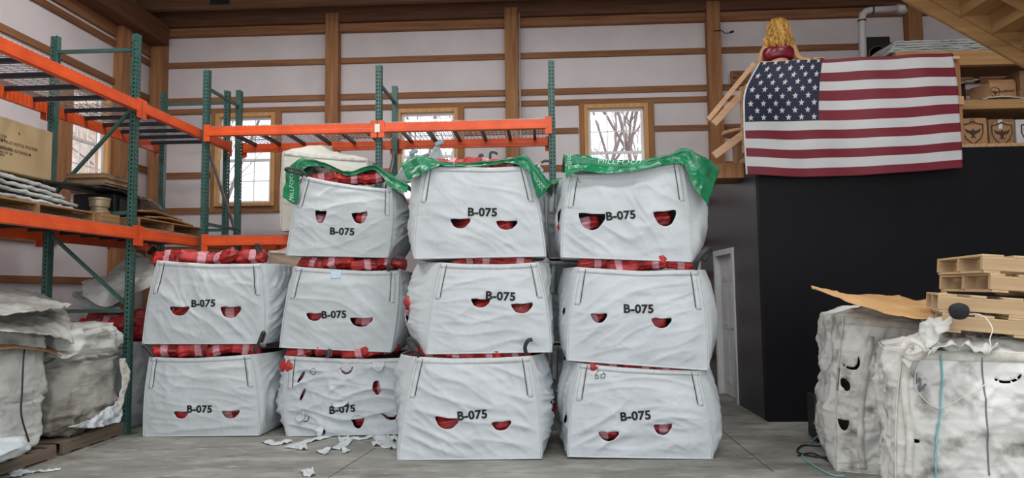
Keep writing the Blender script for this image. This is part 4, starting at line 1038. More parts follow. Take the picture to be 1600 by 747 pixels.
sheet('loose_flap', [[(-4.66, 7.12, 0.35), (-4.66, 7.33, 0.42), (-4.66, 7.44, 0.58)], [(-4.60, 6.78, 0.32), (-4.60, 7.08, 0.29), (-4.60, 7.32, 0.28)], [(-4.60, 6.50, 0.29), (-4.60, 6.88, 0.21), (-4.60, 7.28, 0.19)]], MT['bag'], parent=t, nu=30, nv=20, amp=.04, sc=7)
sheet('torn_ribbon', [[(-4.62, 7.26, 0.87), (-4.60, 7.34, 0.87)], [(-4.60, 7.29, 0.60), (-4.58, 7.40, 0.65)], [(-4.60, 7.19, 0.27), (-4.60, 7.26, 0.26)]], MT['strap_old'], parent=t, nu=8, nv=30, amp=.02, sc=9)
# sheets on top
def slabs():
    specs = [([[(-5.70, 6.58, 1.63), (-5.70, 7.08, 1.63), (-5.60, 7.32, 1.59)], [(-5.20, 6.01, 1.57), (-5.20, 6.54, 1.55), (-5.10, 6.94, 1.51)], [(-4.60, 5.20, 1.38), (-4.60, 6.02, 1.42), (-4.75, 6.67, 1.46)]], 'bag_old', 'pale folded sack, topmost on the strapped bale at the far left'),
             ([[(-5.60, 6.55, 1.47), (-5.50, 7.01, 1.47), (-5.30, 7.27, 1.45)], [(-5.10, 5.77, 1.42), (-5.00, 6.42, 1.34), (-4.95, 6.89, 1.36)], [(-4.60, 5.21, 1.31), (-4.60, 5.99, 1.23), (-4.66, 6.62, 1.09)]], 'bag_old', 'creased white sack hanging toward the crumpled bale from the strapped bale'),
             ([[(-5.50, 6.44, 1.33), (-5.50, 6.85, 1.32), (-5.30, 7.23, 1.16)], [(-5.00, 5.66, 1.25), (-5.00, 6.31, 1.15), (-5.00, 6.93, 1.04)], [(-4.62, 5.24, 1.14), (-4.62, 5.95, 1.09), (-4.70, 6.61, 0.94)]], 'card_dark', 'dark brown cardboard sheet between the sacks on the strapped bale'),
             ([[(-5.00, 6.79, 1.02), (-5.00, 7.02, 1.10), (-5.00, 7.11, 1.16)], [(-4.80, 6.54, 1.02), (-4.80, 6.74, 1.02), (-4.80, 6.86, 1.05)], [(-4.65, 6.36, 1.00), (-4.65, 6.48, 0.96), (-4.65, 6.66, 0.98)]], 'bag_old', 'small hanging white sack end between the two bales')]
    for i, (c_, mt, l) in enumerate(specs): sheet('folded_sack' if mt != 'card_dark' else 'cardboard_sheet', c_, MT[mt], l, 'sack' if mt != 'card_dark' else 'cardboard', 40, 30, .03 if mt != 'card_dark' else .01, 5, i * 3, .006)
slabs()
lump('white_sack', (-4.95, 5.72, .14), (.9, .55, .2), 'bag', 'white crumpled sack lying at the foot of the strapped bale', 'sack', 9, .6, .04, sc=5)

# items on the rack decks
t = thing('large_carton', (-5.6, 6.2, 2.79), 'large tan shipping carton with faded printed lines on the left rack', 'carton')
XC = -5.28; ya, yb = 5.35, 7.03
m_ = MB(); m_.box(-5.8, ya, 2.79, XC, yb, 3.32); m_.build('carton_body', MT['card_tan'], t, bevel=.012)
def cf(a, z): return Vector((XC + .003, a, z))
for s_, e_, hh in (('A', (-5.28, 6.57, 3.20), .035), ('MADE IN USA', (-5.28, 6.40, 3.13), .03), ('TYPE', (-5.28, 6.38, 3.09), .03), ('MCM PELLET KETTLE WOODER', (-5.28, 6.81, 3.08), .03), ('NW 67.2 KG', (-5.28, 6.47, 3.02), .03), ('DIMENSIONS 42X28X30CM', (-5.28, 6.72, 3.01), .03), ('C/NO OF 100', (-5.28, 6.48, 2.97), .026), ('CHINA', (-5.28, 6.38, 2.94), .026)):
    wd_ = text_geo(s_, .01)[2] * hh * .9
    text_on(cf, s_, e_[1] - wd_ / 2, e_[2], hh, t, 'printed_line', mat='print_brown', bold=.01, wsc=.9, world=True)
m_ = MB(); m_.box(-5.56, ya, 3.321, -5.50, yb, 3.324); m_.build('packing_tape', MT['card'], t)
for k, (z, y1, x1, l) in enumerate(((2.50, 7.22, -5.02, 'lowest white sheets of the flattened pile under the large carton'), (2.58, 7.16, -5.08, 'lower middle white sheets under the large carton'), (2.65, 7.05, -5.14, 'upper middle white sheets under the large carton'), (2.72, 6.95, -5.18, 'topmost white sheets touching the bottom of the large carton'))):
    sheet('white_sheets', [[(-5.7, 5.35, z + .02), (-5.7, 6.3, z + .02), (-5.7, y1, z)], [(-5.35, 5.35, z + .03), (-5.35, 6.3, z + .03), (-5.35, y1 + .03, z - .01)], [(x1, 5.35, z), (x1 + .03, 6.3, z), (x1, y1 + .02, z - .04)]], MT['bag_old'], l, 'sheets', 60, 26, .016, 6, 2 + k, .03)
t = thing('metal_spool', (-5.12, 7.38, 2.34), 'tan metal drum spool under the black sheet on the rack', 'spool')
m_ = MB(); m_.lathe([(.09, 0), (.105, .01), (.105, .03), (.085, .045), (.085, .07), (.10, .08), (.105, .15), (.11, .16), (.11, .18), (.0, .18)], (-5.0, 7.42, 2.47), 28); m_.build('drum', MT['tin'], t, smooth=False)
t = thing('spool_stand', (-5.0, 7.42, 2.345), 'small wooden riser under the tan metal spool', 'block')
m_ = MB(); m_.box(-5.14, 7.26, 2.345, -4.86, 7.58, 2.468); m_.build('wooden_block', MT['pallet_mid'], t, bevel=.004)
sheet('bent_board', [[(-5.6, 6.95, 2.78), (-5.6, 7.6, 2.82), (-5.6, 8.25, 2.80)], [(-5.2, 6.98, 2.76), (-5.2, 7.6, 2.79), (-5.2, 8.25, 2.77)], [(-4.9, 7.05, 2.74), (-4.9, 7.6, 2.76), (-4.9, 8.2, 2.74)]], MT['dark'], 'black bent plastic panel lying over the spool on the rack', 'panel', 30, 20, .015, 4, 1, .02)
m_ = MB(); m_.box(-5.5, 7.68, 2.475, -5.0, 8.2, 2.74); m_.box(-4.99, 7.75, 2.5, -4.97, 7.95, 2.70)
tag(m_.build('black_crate', MT['dark'], None, bevel=.015, loc=(-5.25, 7.95, 2.475)), 'black box on the pallet under the bent black panel', 'box')
t = thing('wood_slat_stack', (-5.1, 7.8, 2.80), 'small stack of dark brown wood slats on top of the black panel', 'wood')
for k in range(5):
    m_ = MB(); m_.box(-5.4 + .01 * (k % 2), 7.40 + .015 * (k % 3), 2.80 + k * .028, -4.95 + .01 * (k % 2), 8.02 + .02 * (k % 2), 2.826 + k * .028); m_.build('slat', MT['pallet_mid'] if k % 2 else MT['pallet_old'], t, bevel=.003)
sheet('grey_plastic_film', [[(-5.2, 8.02, 2.76), (-5.2, 8.3, 2.74), (-5.2, 8.5, 2.68)], [(-4.9, 8.0, 2.74), (-4.88, 8.3, 2.72), (-4.9, 8.55, 2.64)]], MT['plastic_wrap'], 'strip of pale plastic film hanging from the black panel by the post', 'plastic film', 16, 8, .02, 9, 2)
for k, (y0, y1, zz, l) in enumerate(((8.1, 9.2, 2.51, 'brown bowed plank on the rack pallet, lower of the two'), (7.9, 8.9, 2.56, 'brown bowed plank on the rack pallet, upper of the two'))):
    sheet('wooden_plank', [[(-5.4 + .1 * k, y0, zz), (-5.4 + .1 * k, (y0 + y1) / 2, zz + .03), (-5.4 + .1 * k, y1, zz - .01)], [(-4.85 + .04 * k, y0, zz), (-4.85, (y0 + y1) / 2, zz + .03), (-4.85, y1, zz - .015)]], MT['pallet_mid'], l, 'plank', 20, 8, .006, 3, k, .022)

# ------------------------------------------------------------------ right side: dirty bags, cardboard, pallets
R1 = Bag(5.86, (2.56, 0), (3.58, 0), (3.48, 1.24), (2.68, 1.31), D=1.0, lb=.11, rb=.04, seed=51, wr=1.25, rot=radians(-17), sag=.0, fb=.12, ang=radians(75), crump=.9)
hs = [hole(R1.q((2.45, 5.60, 0.94)), .14, .10, 'crescent', .5), hole(R1.q((2.39, 5.60, 0.78)), .06, .11, 'ragged'), hole(R1.q((2.74, 5.60, 0.76)), .11, .10, 'crescent', .6), hole(R1.q((2.69, 5.60, 0.51)), .12, .10, 'crescent', .2), hole(R1.q((2.36, 5.60, 0.46)), .08, .09, 'D')]
R1.make('dirty white bulk bag with torn holes standing left of the pallet pile', 'worn white bulk bags at the right', hs, mat='bag_dirty', smat='strap_old', top=.07, straps=False)
def strapline(bag, pts, wd, nm='webbing_strap', mat='strap_old', lift=.012):
    pts = [bag.q(p) for p in pts]
    G = [bag.front(a[0], a[2], lift) for a in smooth_ctrl([pts, pts], 40, 1)[0]]
    m_ = MB(); m_.ribbon(G, (0, -1, 0), wd); return m_.build(nm, MT[mat], bag.root, smooth=True, world=False, solid=.005)
strapline(R1, [(2.59, 5.60, 1.16), (2.56, 5.60, 0.99), (2.51, 5.60, 0.69), (2.47, 5.60, 0.34), (2.48, 5.60, 0.12)], .05)
for dx, dz in ((0, 0), (6, 16)):
    strapline(R1, [(2.28, 5.60, 0.90), (2.32, 5.60, 0.91), (2.35, 5.60, 0.89), (2.32, 5.60, 0.85), (2.27, 5.60, 0.81)] if dx == 0 else [(2.27, 5.60, 0.77), (2.29, 5.60, 0.80), (2.33, 5.60, 0.79), (2.31, 5.60, 0.74), (2.28, 5.60, 0.73)], .018, 'faded_print', 'ink_grey', .006)
R2 = Bag(4.66, (2.50, 0), (3.68, 0), (3.62, 1.12), (2.58, 1.12), D=1.0, lb=.05, rb=.08, seed=52, wr=1.25, rot=radians(-19), sag=.0, fb=.10, ang=radians(-60), crump=.9)
R2.make('dirt stained white bulk bag under the pallet pile at the right edge', 'worn white bulk bags at the right', [hole(R2.q((2.90, 4.50, 0.97)), .16, .06, 'crescent', .2), hole(R2.q((2.34, 4.50, 0.58)), .05, .03, 'slit')], mat='bag_dirty', smat='strap_old', top=.05, straps=False)
strapline(R2, [(2.32, 4.50, 1.10), (2.29, 4.50, 0.94), (2.30, 4.50, 0.74), (2.31, 4.50, 0.58), (2.28, 4.50, 0.36)], .045)
for pts in ([(2.76, 4.50, 1.10), (2.75, 4.50, 0.78), (2.75, 4.50, 0.38)],):
    strapline(R2, pts, .008, 'stitch_line', 'ink_grey', .004)
strapline(R2, [(2.34, 4.50, 0.98), (2.36, 4.50, 1.00), (2.35, 4.50, 0.94), (2.38, 4.50, 0.97), (2.37, 4.50, 0.89), (2.41, 4.50, 0.94)], .012, 'faded_print', 'ink_grey', .006)
sheet('collapsed_bag_top', [[(2.64, 5.30, 1.02), (2.93, 5.50, 1.29), (3.28, 5.60, 1.32), (3.56, 5.60, 1.18)], [(2.46, 4.90, 1.04), (2.70, 5.00, 1.18), (2.98, 5.10, 1.17), (3.24, 5.10, 1.15)], [(2.33, 4.60, 1.05), (2.51, 4.62, 1.14), (2.73, 4.62, 1.16), (2.93, 4.62, 1.15)]], MT['bag_dirty'], parent=R2.root, nu=50, nv=30, amp=.07, sc=6, seed=3)
rc = Vector((2.36, 4.55, 1.15)); loop([rc + Vector((.075 * cos(a * pi / 5), .03 * sin(a), .055 * sin(a * pi / 5))) for a in range(11)], R2, .045, 'strap_old', nrm=(.3, -1, .6))
sheet('white_rag', [[(2.53, 4.90, 1.15), (2.61, 4.90, 1.30), (2.80, 4.90, 1.36)], [(2.48, 4.75, 1.13), (2.59, 4.75, 1.24), (2.73, 4.75, 1.34)], [(2.49, 4.70, 1.12), (2.60, 4.70, 1.20), (2.67, 4.70, 1.30)]], MT['bag_old'], 'crumpled off-white rag pulled up beside the black foam ball', 'rag', 26, 20, .035, 8, 4, .004)
sheet('cardboard_sheet', [[(2.25, 5.90, 1.57), (2.68, 6.20, 1.49), (3.19, 6.40, 1.47), (3.42, 6.40, 1.42), (3.52, 6.20, 1.52)], [(2.20, 5.75, 1.55), (2.53, 5.80, 1.48), (2.89, 5.90, 1.39), (3.14, 5.80, 1.37), (3.28, 5.70, 1.39)], [(2.16, 5.60, 1.55), (2.43, 5.55, 1.43), (2.69, 5.50, 1.34), (2.88, 5.40, 1.31), (3.06, 5.30, 1.31)]], MT['card_light'], 'sheet of light brown cardboard lying on the torn bag', 'cardboard', 50, 24, .012, 5, 3, .006)
tl = radians(5)
cx0 = 3.42
def prot(r): return (0, tl, radians(r))
pal = [((cx0, 4.98, 1.195), -24, 'bottom pallet of the pile, with a notched side, on the dirty bag'), ((cx0 - .01, 5.0, 1.327), -24, 'third pallet down of the pile at the right, behind the black ball'),
       ((cx0 + .26, 5.13, 1.459), -10, 'second pallet from the top of the pile at the right, with open ends'), ((cx0 + .24, 5.13, 1.591), -12, 'topmost pallet of the pile at the right edge')]
for i, (l, r, lb_) in enumerate(pal): pallet(l, prot(r), lb_, ('pallet', 'pallet_y'), 1.2, .9, 'pallets piled at the right', seed=i)
t = thing('foam_ball', (2.70, 4.62, 1.34), 'black foam ball with a white cord on the pallet edge', 'ball')
bp_ = (2.70, 4.62, 1.39); m_ = MB(); m_.lathe([(0.001, -.055), (.03, -.052), (.05, -.035), (.062, 0), (.058, .03), (.035, .05), (.001, .056)], bp_, 28); m_.build('foam_cover', MT['foam'], t, smooth=True, sub=1)
m_ = MB(); m_.tube(smooth_ctrl([[(2.75, 4.62, 1.37), (2.80, 4.58, 1.37), (2.83, 4.55, 1.34), (2.83, 4.50, 1.28), (2.81, 4.50, 1.22), (2.80, 4.48, 1.17)]] * 2, 40, 1)[0], .0035, 6); m_.build('cord', MT['white_cord'], t, smooth=True)
m_ = MB(); m_.tube([R2.root.matrix_basis @ R2.front(a[0], a[2], .012) for a in smooth_ctrl([[R2.q((2.51, 4.50, 1.12)), R2.q((2.51, 4.50, 1.02)), R2.q((2.49, 4.50, 0.78)), R2.q((2.45, 4.50, 0.54)), R2.q((2.44, 4.50, 0.31))]] * 2, 60, 1)[0]], .006, 6)
tag(m_.build('hanging_rope', MT['teal_cord'], None, smooth=True, loc=(2.65, 4.5, .2)), 'pale blue cord hanging down the front of the dirt stained bag', 'cord')
m_ = MB(); m_.tube([R2.root.matrix_basis @ R2.front(a[0], a[2], .012) for a in smooth_ctrl([[R2.q((2.39, 4.50, 1.12)), R2.q((2.35, 4.50, 0.98)), R2.q((2.37, 4.50, 0.88)), R2.q((2.48, 4.50, 0.79)), R2.q((2.62, 4.50, 0.86)), R2.q((2.77, 4.50, 0.94))]] * 2, 60, 1)[0]], .003, 6)
tag(m_.build('white_string', MT['white_cord'], None, smooth=True, loc=(2.7, 4.5, .6)), 'thin white string looping across the dirt stained bag', 'string')
# floor things by the right bags
fo = (2.76, 7.16, 0.00)
t = thing('black_floor_fan', fo, 'black rounded motor housing on the floor beside the torn bag', 'motor')
m_ = MB(); m_.lathe([(.001, -.12), (.07, -.12), (.10, -.09), (.105, .05), (.09, .1), (.05, .14), (.001, .15)], (fo[0], fo[1], .105), 24, 'Y'); m_.build('housing', MT['dark'], t, smooth=True)
m_ = MB(); m_.box(fo[0] - .02, fo[1] + .1, 0, fo[0] + .16, fo[1] + .3, .45); m_.build('stand', MT['dark'], t, bevel=.02)
for nm, mt, r_, pts, l in (('electric_cable', 'dark', .009, [(2.66, 6.91, 0.01), (2.50, 6.94, 0.01), (2.35, 6.68, 0.01), (2.41, 6.53, 0.01), (2.58, 6.46, 0.01), (2.82, 6.63, 0.01)], 'black cable looping on the floor by the motor'),
                       ('electric_cable', 'dark', .007, [(2.30, 6.53, 0.01), (2.47, 6.63, 0.01), (2.51, 6.30, 0.01), (2.64, 6.30, 0.01), (2.81, 6.53, 0.01)], 'second black cable crossing the first on the floor, nearer the camera'),
                       ('electric_cable', 'teal_cord', .007, [(2.47, 6.30, 0.47), (2.45, 6.30, 0.30), (2.58, 7.00, 0.01), (2.34, 6.53, 0.01), (2.31, 6.17, 0.01), (2.34, 5.88, 0.01), (2.43, 5.84, 0.01)], 'pale blue green cord curving across the floor below the torn bag')):
    m_ = MB(); m_.tube(smooth_ctrl([pts] * 2, 60, 1)[0], r_, 6); tag(m_.build(nm, MT[mt], None, smooth=True, loc=pts[2]), l, 'cable')

# ------------------------------------------------------------------ scraps on the floor
def scrap(pts, label, seed, wd=None):
    P_ = [Vector(p) for p in pts]
    rnd = random.Random(seed)
    m_ = MB()
    c = sum(P_, Vector()) / len(P_)
    if wd:
        G = smooth_ctrl([[p for p in P_]] * 2, 24, 1)[0]
        rows = []
        for sgn in (-1, -.33, .33, 1):
            row = []
            for i, p in enumerate(G):
                d = (G[min(i + 1, 24)] - G[max(i - 1, 0)]).normalized(); q = Vector((-d.y, d.x, 0))
                p2 = p + q * wd / 2 * sgn; row.append(Vector((p2.x, p2.y, .004 + abs(.03 * N3(i * .22 + seed, sgn, 0)) + .012 * (sgn + 1) * abs(N3(i * .3, seed, 2)))))
            rows.append(row)
        m_.grid(rows)
    else:
        A, B, C_, D_ = P_[:4]; rows = []
        for j in range(9):
            row = []
            for i in range(9):
                p = A.lerp(B, i / 8).lerp(D_.lerp(C_, i / 8), j / 8); p.z = .004 + .05 * abs(N3(i * .3 + seed, j * .3, 0)); row.append(p)
            rows.append(row)
        m_.grid(rows)
    o = m_.build('fabric_scrap', MT['bag'], None, smooth=True, solid=.002, off=1, loc=(c.x, c.y, 0))
    tag(o, label, 'fabric scrap', 'white fabric scraps on the floor')
scrap([(-2.96, 7.20, 0.00), (-2.82, 7.05, 0.00), (-2.75, 7.08, 0.00), (-2.71, 7.20, 0.00)], 'bent white fabric scrap at the far left of the litter', 1, .10)
scrap([(-2.59, 6.88, 0.00), (-2.53, 7.14, 0.00), (-2.42, 7.32, 0.00), (-2.38, 7.44, 0.00)], 'long white fabric scrap below the corner of the torn bag', 2, .13)
scrap([(-2.55, 6.91, 0.00), (-2.47, 7.02, 0.00), (-2.38, 6.80, 0.00), (-2.48, 6.80, 0.00)], 'short white fabric scrap lying under the long one', 3)
scrap([(-2.27, 6.72, 0.00), (-2.15, 6.88, 0.00), (-2.13, 6.66, 0.00), (-2.13, 6.59, 0.00)], 'pointed triangular white scrap in front of the torn bag', 4)
scrap([(-2.11, 6.82, 0.00), (-2.08, 6.96, 0.00), (-2.09, 7.13, 0.00), (-2.11, 7.31, 0.00)], 'crumpled white scrap standing up beside the triangular one', 5, .12)
scrap([(-2.07, 6.90, 0.00), (-1.93, 6.79, 0.00), (-1.94, 6.69, 0.00), (-1.98, 6.66, 0.00)], 'small folded white scrap below the crumpled one', 6)
scrap([(-2.25, 7.38, 0.00), (-2.14, 7.41, 0.00), (-2.06, 7.19, 0.00), (-2.17, 7.16, 0.00)], 'square flat scrap behind the crumpled one', 7)
scrap([(-2.10, 7.38, 0.00), (-2.00, 7.28, 0.00), (-1.91, 7.34, 0.00), (-1.88, 7.50, 0.00)], 'curling ribbon of white fabric under the torn bag', 8, .07)
scrap([(-1.88, 7.64, 0.00), (-1.75, 7.31, 0.00), (-1.61, 6.99, 0.00), (-1.56, 6.90, 0.00)], 'long white strip sloping toward the third stack', 9, .17)
scrap([(-1.82, 7.13, 0.00), (-1.73, 7.19, 0.00), (-1.67, 6.99, 0.00), (-1.76, 6.96, 0.00)], 'ragged pale scrap left of the sloping strip', 10)
scrap([(-1.73, 7.41, 0.00), (-1.64, 7.47, 0.00), (-1.56, 7.19, 0.00), (-1.65, 7.16, 0.00)], 'torn white piece tucked against the third stack', 11)
scrap([(-1.59, 6.96, 0.00), (-1.51, 6.98, 0.00), (-1.48, 6.85, 0.00), (-1.56, 6.82, 0.00)], 'rolled white piece touching the third stack', 12)
scrap([(-2.17, 6.03, 0.00), (-2.08, 6.08, 0.00), (-1.97, 5.85, 0.00), (-2.07, 5.83, 0.00)], 'lone square of white paper near the bottom of the picture', 13)
scrap([(-5.02, 6.21, 0.00), (-4.80, 6.05, 0.00), (-4.63, 5.90, 0.00), (-4.60, 5.80, 0.00)], 'curled white scrap at the lower left corner', 14, .12)
scrap([(-4.66, 5.95, -0.00), (-4.56, 5.97, 0.00), (-4.44, 6.01, 0.00), (-4.37, 6.07, 0.00)], 'long thin white stick shaped scrap at the lower left', 15, .05)

# ------------------------------------------------------------------ loft: rail, flag, statue, boxes
t = thing('loft_railing', (4.0, 8.3, RZ + .04), 'wooden railing of the loft hidden behind the hanging flag', 'railing')
for x in (2.68, 3.8, 4.93):
    m_ = MB(); m_.box(x - .045, 8.20, RZ + .04, x + .045, 8.28, 4.22); m_.build('rail_post', MT['post'], t, bevel=.004)
m_ = MB(); m_.box(2.62, 8.135, 4.22, 4.94, 8.30, 4.255); m_.build('top_rail', MT['lumber'], t, bevel=.004)
m_ = MB(); m_.box(2.62, 8.17, 3.68, 4.98, 8.199, 3.78); m_.build('middle_rail', MT['lumber'], t, bevel=.004)
# flag
FY = 8.10
fc = [[(2.60, 8.12, 4.24), (3.06, 8.10, 4.24), (3.52, 8.10, 4.25), (4.19, 8.10, 4.27), (4.85, 8.12, 4.29)],
      [(2.38, 8.00, 3.86), (2.93, 8.05, 3.88), (3.48, 8.08, 3.89), (4.14, 8.04, 3.89), (4.87, 8.08, 3.91)],
      [(2.35, 7.98, 3.51), (2.91, 8.06, 3.53), (3.46, 8.08, 3.53), (4.14, 8.03, 3.53), (4.87, 8.08, 3.58)],
      [(2.36, 8.02, 3.20), (2.90, 8.04, 3.17), (3.46, 8.08, 3.18), (4.13, 8.03, 3.18), (4.87, 8.08, 3.23)],
      [(2.38, 8.06, 2.88), (2.92, 8.05, 2.84), (3.48, 8.08, 2.84), (4.15, 8.03, 2.86), (4.86, 8.08, 2.91)]]
NU, NV = 120, 104
FG = smooth_ctrl(fc, NU, NV)
FG = [[p + Vector((0, .012 * sin(p.x * 9 + p.z * 2) + .010 * N3(p.x * 3, p.z * 3, 1), 0)) for p in r] for r in FG]
m_ = MB()
vs = [p for r in FG for p in r]; base = len(m_.v); m_.v += [tuple(p) for p in vs]
ucan = .412
def stripe(v):         # the thin first red stripe is folded over the rail
    q = v * 100
    if q < 3: return 0
    return 1 + min(11, int((q - 3) / (97 / 12)))
for j in range(NV):
    for i in range(NU):
        v = (j + .5) / NV; u = (i + .5) / NU; st = stripe(v)
        if u < .008: mi = 1
        elif u < ucan and st <= 6: mi = 2
        else: mi = 0 if st % 2 == 0 else 1
        a = j * (NU + 1) + i; m_.f.append((a, a + 1, a + NU + 2, a + NU + 1)); m_.m.append(mi)
flg = m_.build('national_flag', [MT['flag_red'], MT['flag_white'], MT['flag_blue']], None, smooth=True, loc=(3.65, 8.1, 2.9))
tag(flg, 'American flag with stars and stripes hanging from the loft over the black wall', 'flag')
flg.modifiers.new('s', 'SOLIDIFY').thickness = .003
def fpt(u, v):
    fi = max(0, min(NU - .001, u * NU)); fj = max(0, min(NV - .001, v * NV)); i, j = int(fi), int(fj); a, b = fi - i, fj - j
    return FG[j][i] * (1 - a) * (1 - b) + FG[j][i + 1] * a * (1 - b) + FG[j + 1][i] * (1 - a) * b + FG[j + 1][i + 1] * a * b
sm = MB(); Wf = 2.4; Hf = 1.34
vcan = .03 + 6 * (97 / 1200)
for r_ in range(9):
    for k in range(6 if r_ % 2 == 0 else 5):
        u = ucan * ((k + .5 + (0 if r_ % 2 == 0 else .5)) / 6) + .004; v = lerp(.004, vcan - .028, r_ / 8)
        R_ = .040; pts = [fpt(u, v) + Vector((0, -.006, 0))]
        for q in range(10):
            a = pi / 2 + q * pi / 5; rr = R_ if q % 2 == 0 else R_ * .42
            pts.append(fpt(u + cos(a) * rr / Wf, max(0, v - sin(a) * rr / Hf)) + Vector((0, -.006, 0)))
        sm.add(pts, [(0, 1 + q, 1 + (q + 1) % 10) for q in range(10)])
sm.build('stars', MT['flag_white'], flg)

# painted statue seen from behind
SX, SY, SZ = 3.0, 8.62, RZ + .045
t = thing('woman_statue', (SX, SY, SZ), 'painted statue of a long haired blonde woman in red, seen from behind', 'statue')
def skin_body(name, verts, edges, radii, mat, parent, sub=2, rootv=0):
    me = bpy.data.meshes.new(name); me.from_pydata([tuple(v) for v in verts], edges, []); me.materials.append(mat)
    o = bpy.data.objects.new(name, me); C.objects.link(o); o.parent = parent
    sk = o.modifiers.new('skin', 'SKIN'); sk.use_smooth_shade = True
    for i, r in enumerate(radii):
        me.skin_vertices[0].data[i].radius = (r, r) if not isinstance(r, tuple) else r; me.skin_vertices[0].data[i].use_root = (i == rootv)
    s2 = o.modifiers.new('s', 'SUBSURF'); s2.levels = sub; s2.render_levels = sub
    return o
V = [(0, 0, .93), (0, .0, 1.06), (0, -.01, 1.20), (0, 0, 1.34), (0, .0, 1.43), (.005, .02, 1.50), (.01, .03, 1.60), (.01, .04, 1.68),
     (.155, 0, 1.41), (.205, .01, 1.33), (.235, .02, 1.25), (.30, -.01, 1.20), (.38, -.06, 1.185),
     (-.15, 0, 1.38), (-.20, .06, 1.25), (-.20, .16, 1.12), (-.14, .30, 1.12), (-.10, .38, 1.13),
     (.10, 0, .88), (.11, .02, .48), (.11, 0, .10), (.11, .12, .035), (-.10, 0, .88), (-.11, .02, .48), (-.11, 0, .10), (-.11, .12, .035)]
E = [(0, 1), (1, 2), (2, 3), (3, 4), (4, 5), (5, 6), (6, 7), (3, 8), (8, 9), (9, 10), (10, 11), (11, 12), (3, 13), (13, 14), (14, 15), (15, 16), (16, 17), (0, 18), (18, 19), (19, 20), (20, 21), (0, 22), (22, 23), (23, 24), (24, 25)]
Rr = [(.15, .12), (.125, .10), (.13, .105), (.145, .10), (.07, .065), (.05, .05), (.085, .095), (.07, .08), .072, .058, .05, .040, .028, .062, .048, .042, .033, .026, .095, .058, .042, .032, .095, .058, .042, .032]
skin_body('figure_body', V, E, Rr, MT['skin'], t)
for hx, hy, hz, d in ((.38, -.06, 1.185, (1, -.25, .0)), (-.10, .38, 1.13, (.1, 1, .02))):
    d = Vector(d).normalized(); q = Vector((0, 0, 1)).cross(d).normalized(); o0 = Vector((hx, hy, hz)); vv = [o0, o0 + d * .07]; ee = [(0, 1)]; rr = [.024, .028]
    for k, (off_, L_) in enumerate(((-.026, .07), (-.009, .08), (.009, .075), (.025, .06))):
        b0 = len(vv); vv += [o0 + d * .085 + q * off_, o0 + d * (.085 + L_ * .5) + q * off_ * 1.15 + Vector((0, 0, .004)), o0 + d * (.085 + L_) + q * off_ * 1.2 - Vector((0, 0, .012))]
        ee += [(1, b0), (b0, b0 + 1), (b0 + 1, b0 + 2)]; rr += [.010, .009, .007]
    b0 = len(vv); vv += [o0 + d * .03 + q * .035, o0 + d * .07 + q * .055 - Vector((0, 0, .01))]; ee += [(0, b0), (b0, b0 + 1)]; rr += [.011, .008]
    skin_body('hand', vv, ee, rr, MT['skin'], t, 1)
def blob(fn, nu, nv): return [[fn(2 * pi * (i % nu) / nu, -pi / 2 + pi * j / nv) for i in range(nu + 1)] for j in range(nv + 1)]
def topf(a, p):
    z = 1.29 + .10 * sin(p); k = cos(p) ** .25 if cos(p) > 0 else 0
    return Vector((cos(a) * .20 * k, sin(a) * .145 * k, z + .01 * sin(a * 3)))
m_ = MB(); m_.grid(blob(topf, 40, 14)); m_.build('red_top', MT['crimson'], t, smooth=True, world=False)
def facef(a, p):
    return Vector((.02 + cos(a) * cos(p) * .088, .055 + sin(a) * cos(p) * .10 + (.018 * math.exp(-((sin(a) - 1) ** 2) * 30 - (sin(p) + .1) ** 2 * 12)), 1.635 + sin(p) * .115))
m_ = MB(); m_.grid(blob(facef, 32, 20)); hd = m_.build('head', MT['skin'], t, smooth=True, world=False)
for ex in (-.032, .034):
    m_ = MB(); m_.lathe([(.001, -.004), (.010, -.003), (.013, 0), (.010, .003), (.001, .004)], (.02 + ex, .152, 1.65), 12, 'Y'); m_.build('eye', MT['vinyl'], hd, world=False)
m_ = MB(); m_.obox((.02, .156, 1.575), (.045, .01, .014)); m_.build('mouth', MT['crimson'], hd, world=False, bevel=.004)
def hairf(a, p):
    u = p / (pi / 2)     # -1 bottom .. 1 top
    z = 1.56 + .185 * u if u > -.0 else 1.56 + .205 * u
    wx = .12 + .085 * max(0, -u) + .012 * sin(u * 9); env = (1 - abs(u) ** (2.6 if u > 0 else 6)) ** .5
    lock = .012 * sin(a * 11 + u * 7) + .008 * sin(a * 19 - u * 11) + .014 * N3(cos(a) * 4, sin(a) * 4, u * 5)
    x = cos(a) * (wx + lock) * env; y = sin(a) * (.115 + lock) * env
    if y > .03: y = .03 + (y - .03) * (.55 if u > .45 else .15)      # open at the face side
    return Vector((x, y - .03, z))
m_ = MB(); m_.grid(blob(hairf, 110, 50)); hr = m_.build('wavy_hair', MT['hair'], t, smooth=True, world=False)
lk = MB(); rn = random.Random(4)
for k in range(46):
    a = lerp(pi * 1.02, pi * 1.98, k / 45) + rn.uniform(-.05, .05); ph = rn.uniform(0, 6); u0 = rn.uniform(.0, .9)
    pts = []
    for i in range(12):
        u = lerp(u0, -1.0 - rn.uniform(0, .02), i / 11); p = hairf(a + .10 * sin(i * 1.1 + ph), max(-.985, u) * pi / 2)
        pts.append(p + Vector((cos(a) * .006 + .008 * sin(i * 1.4 + ph), sin(a) * .010, -.03 * max(0, i - 9) )))
    lk.tube(pts, [.006] + [.012] * 8 + [.011, .009, .004], 6)
lk.build('hair_locks', MT['hair'], hr, smooth=True, world=False)

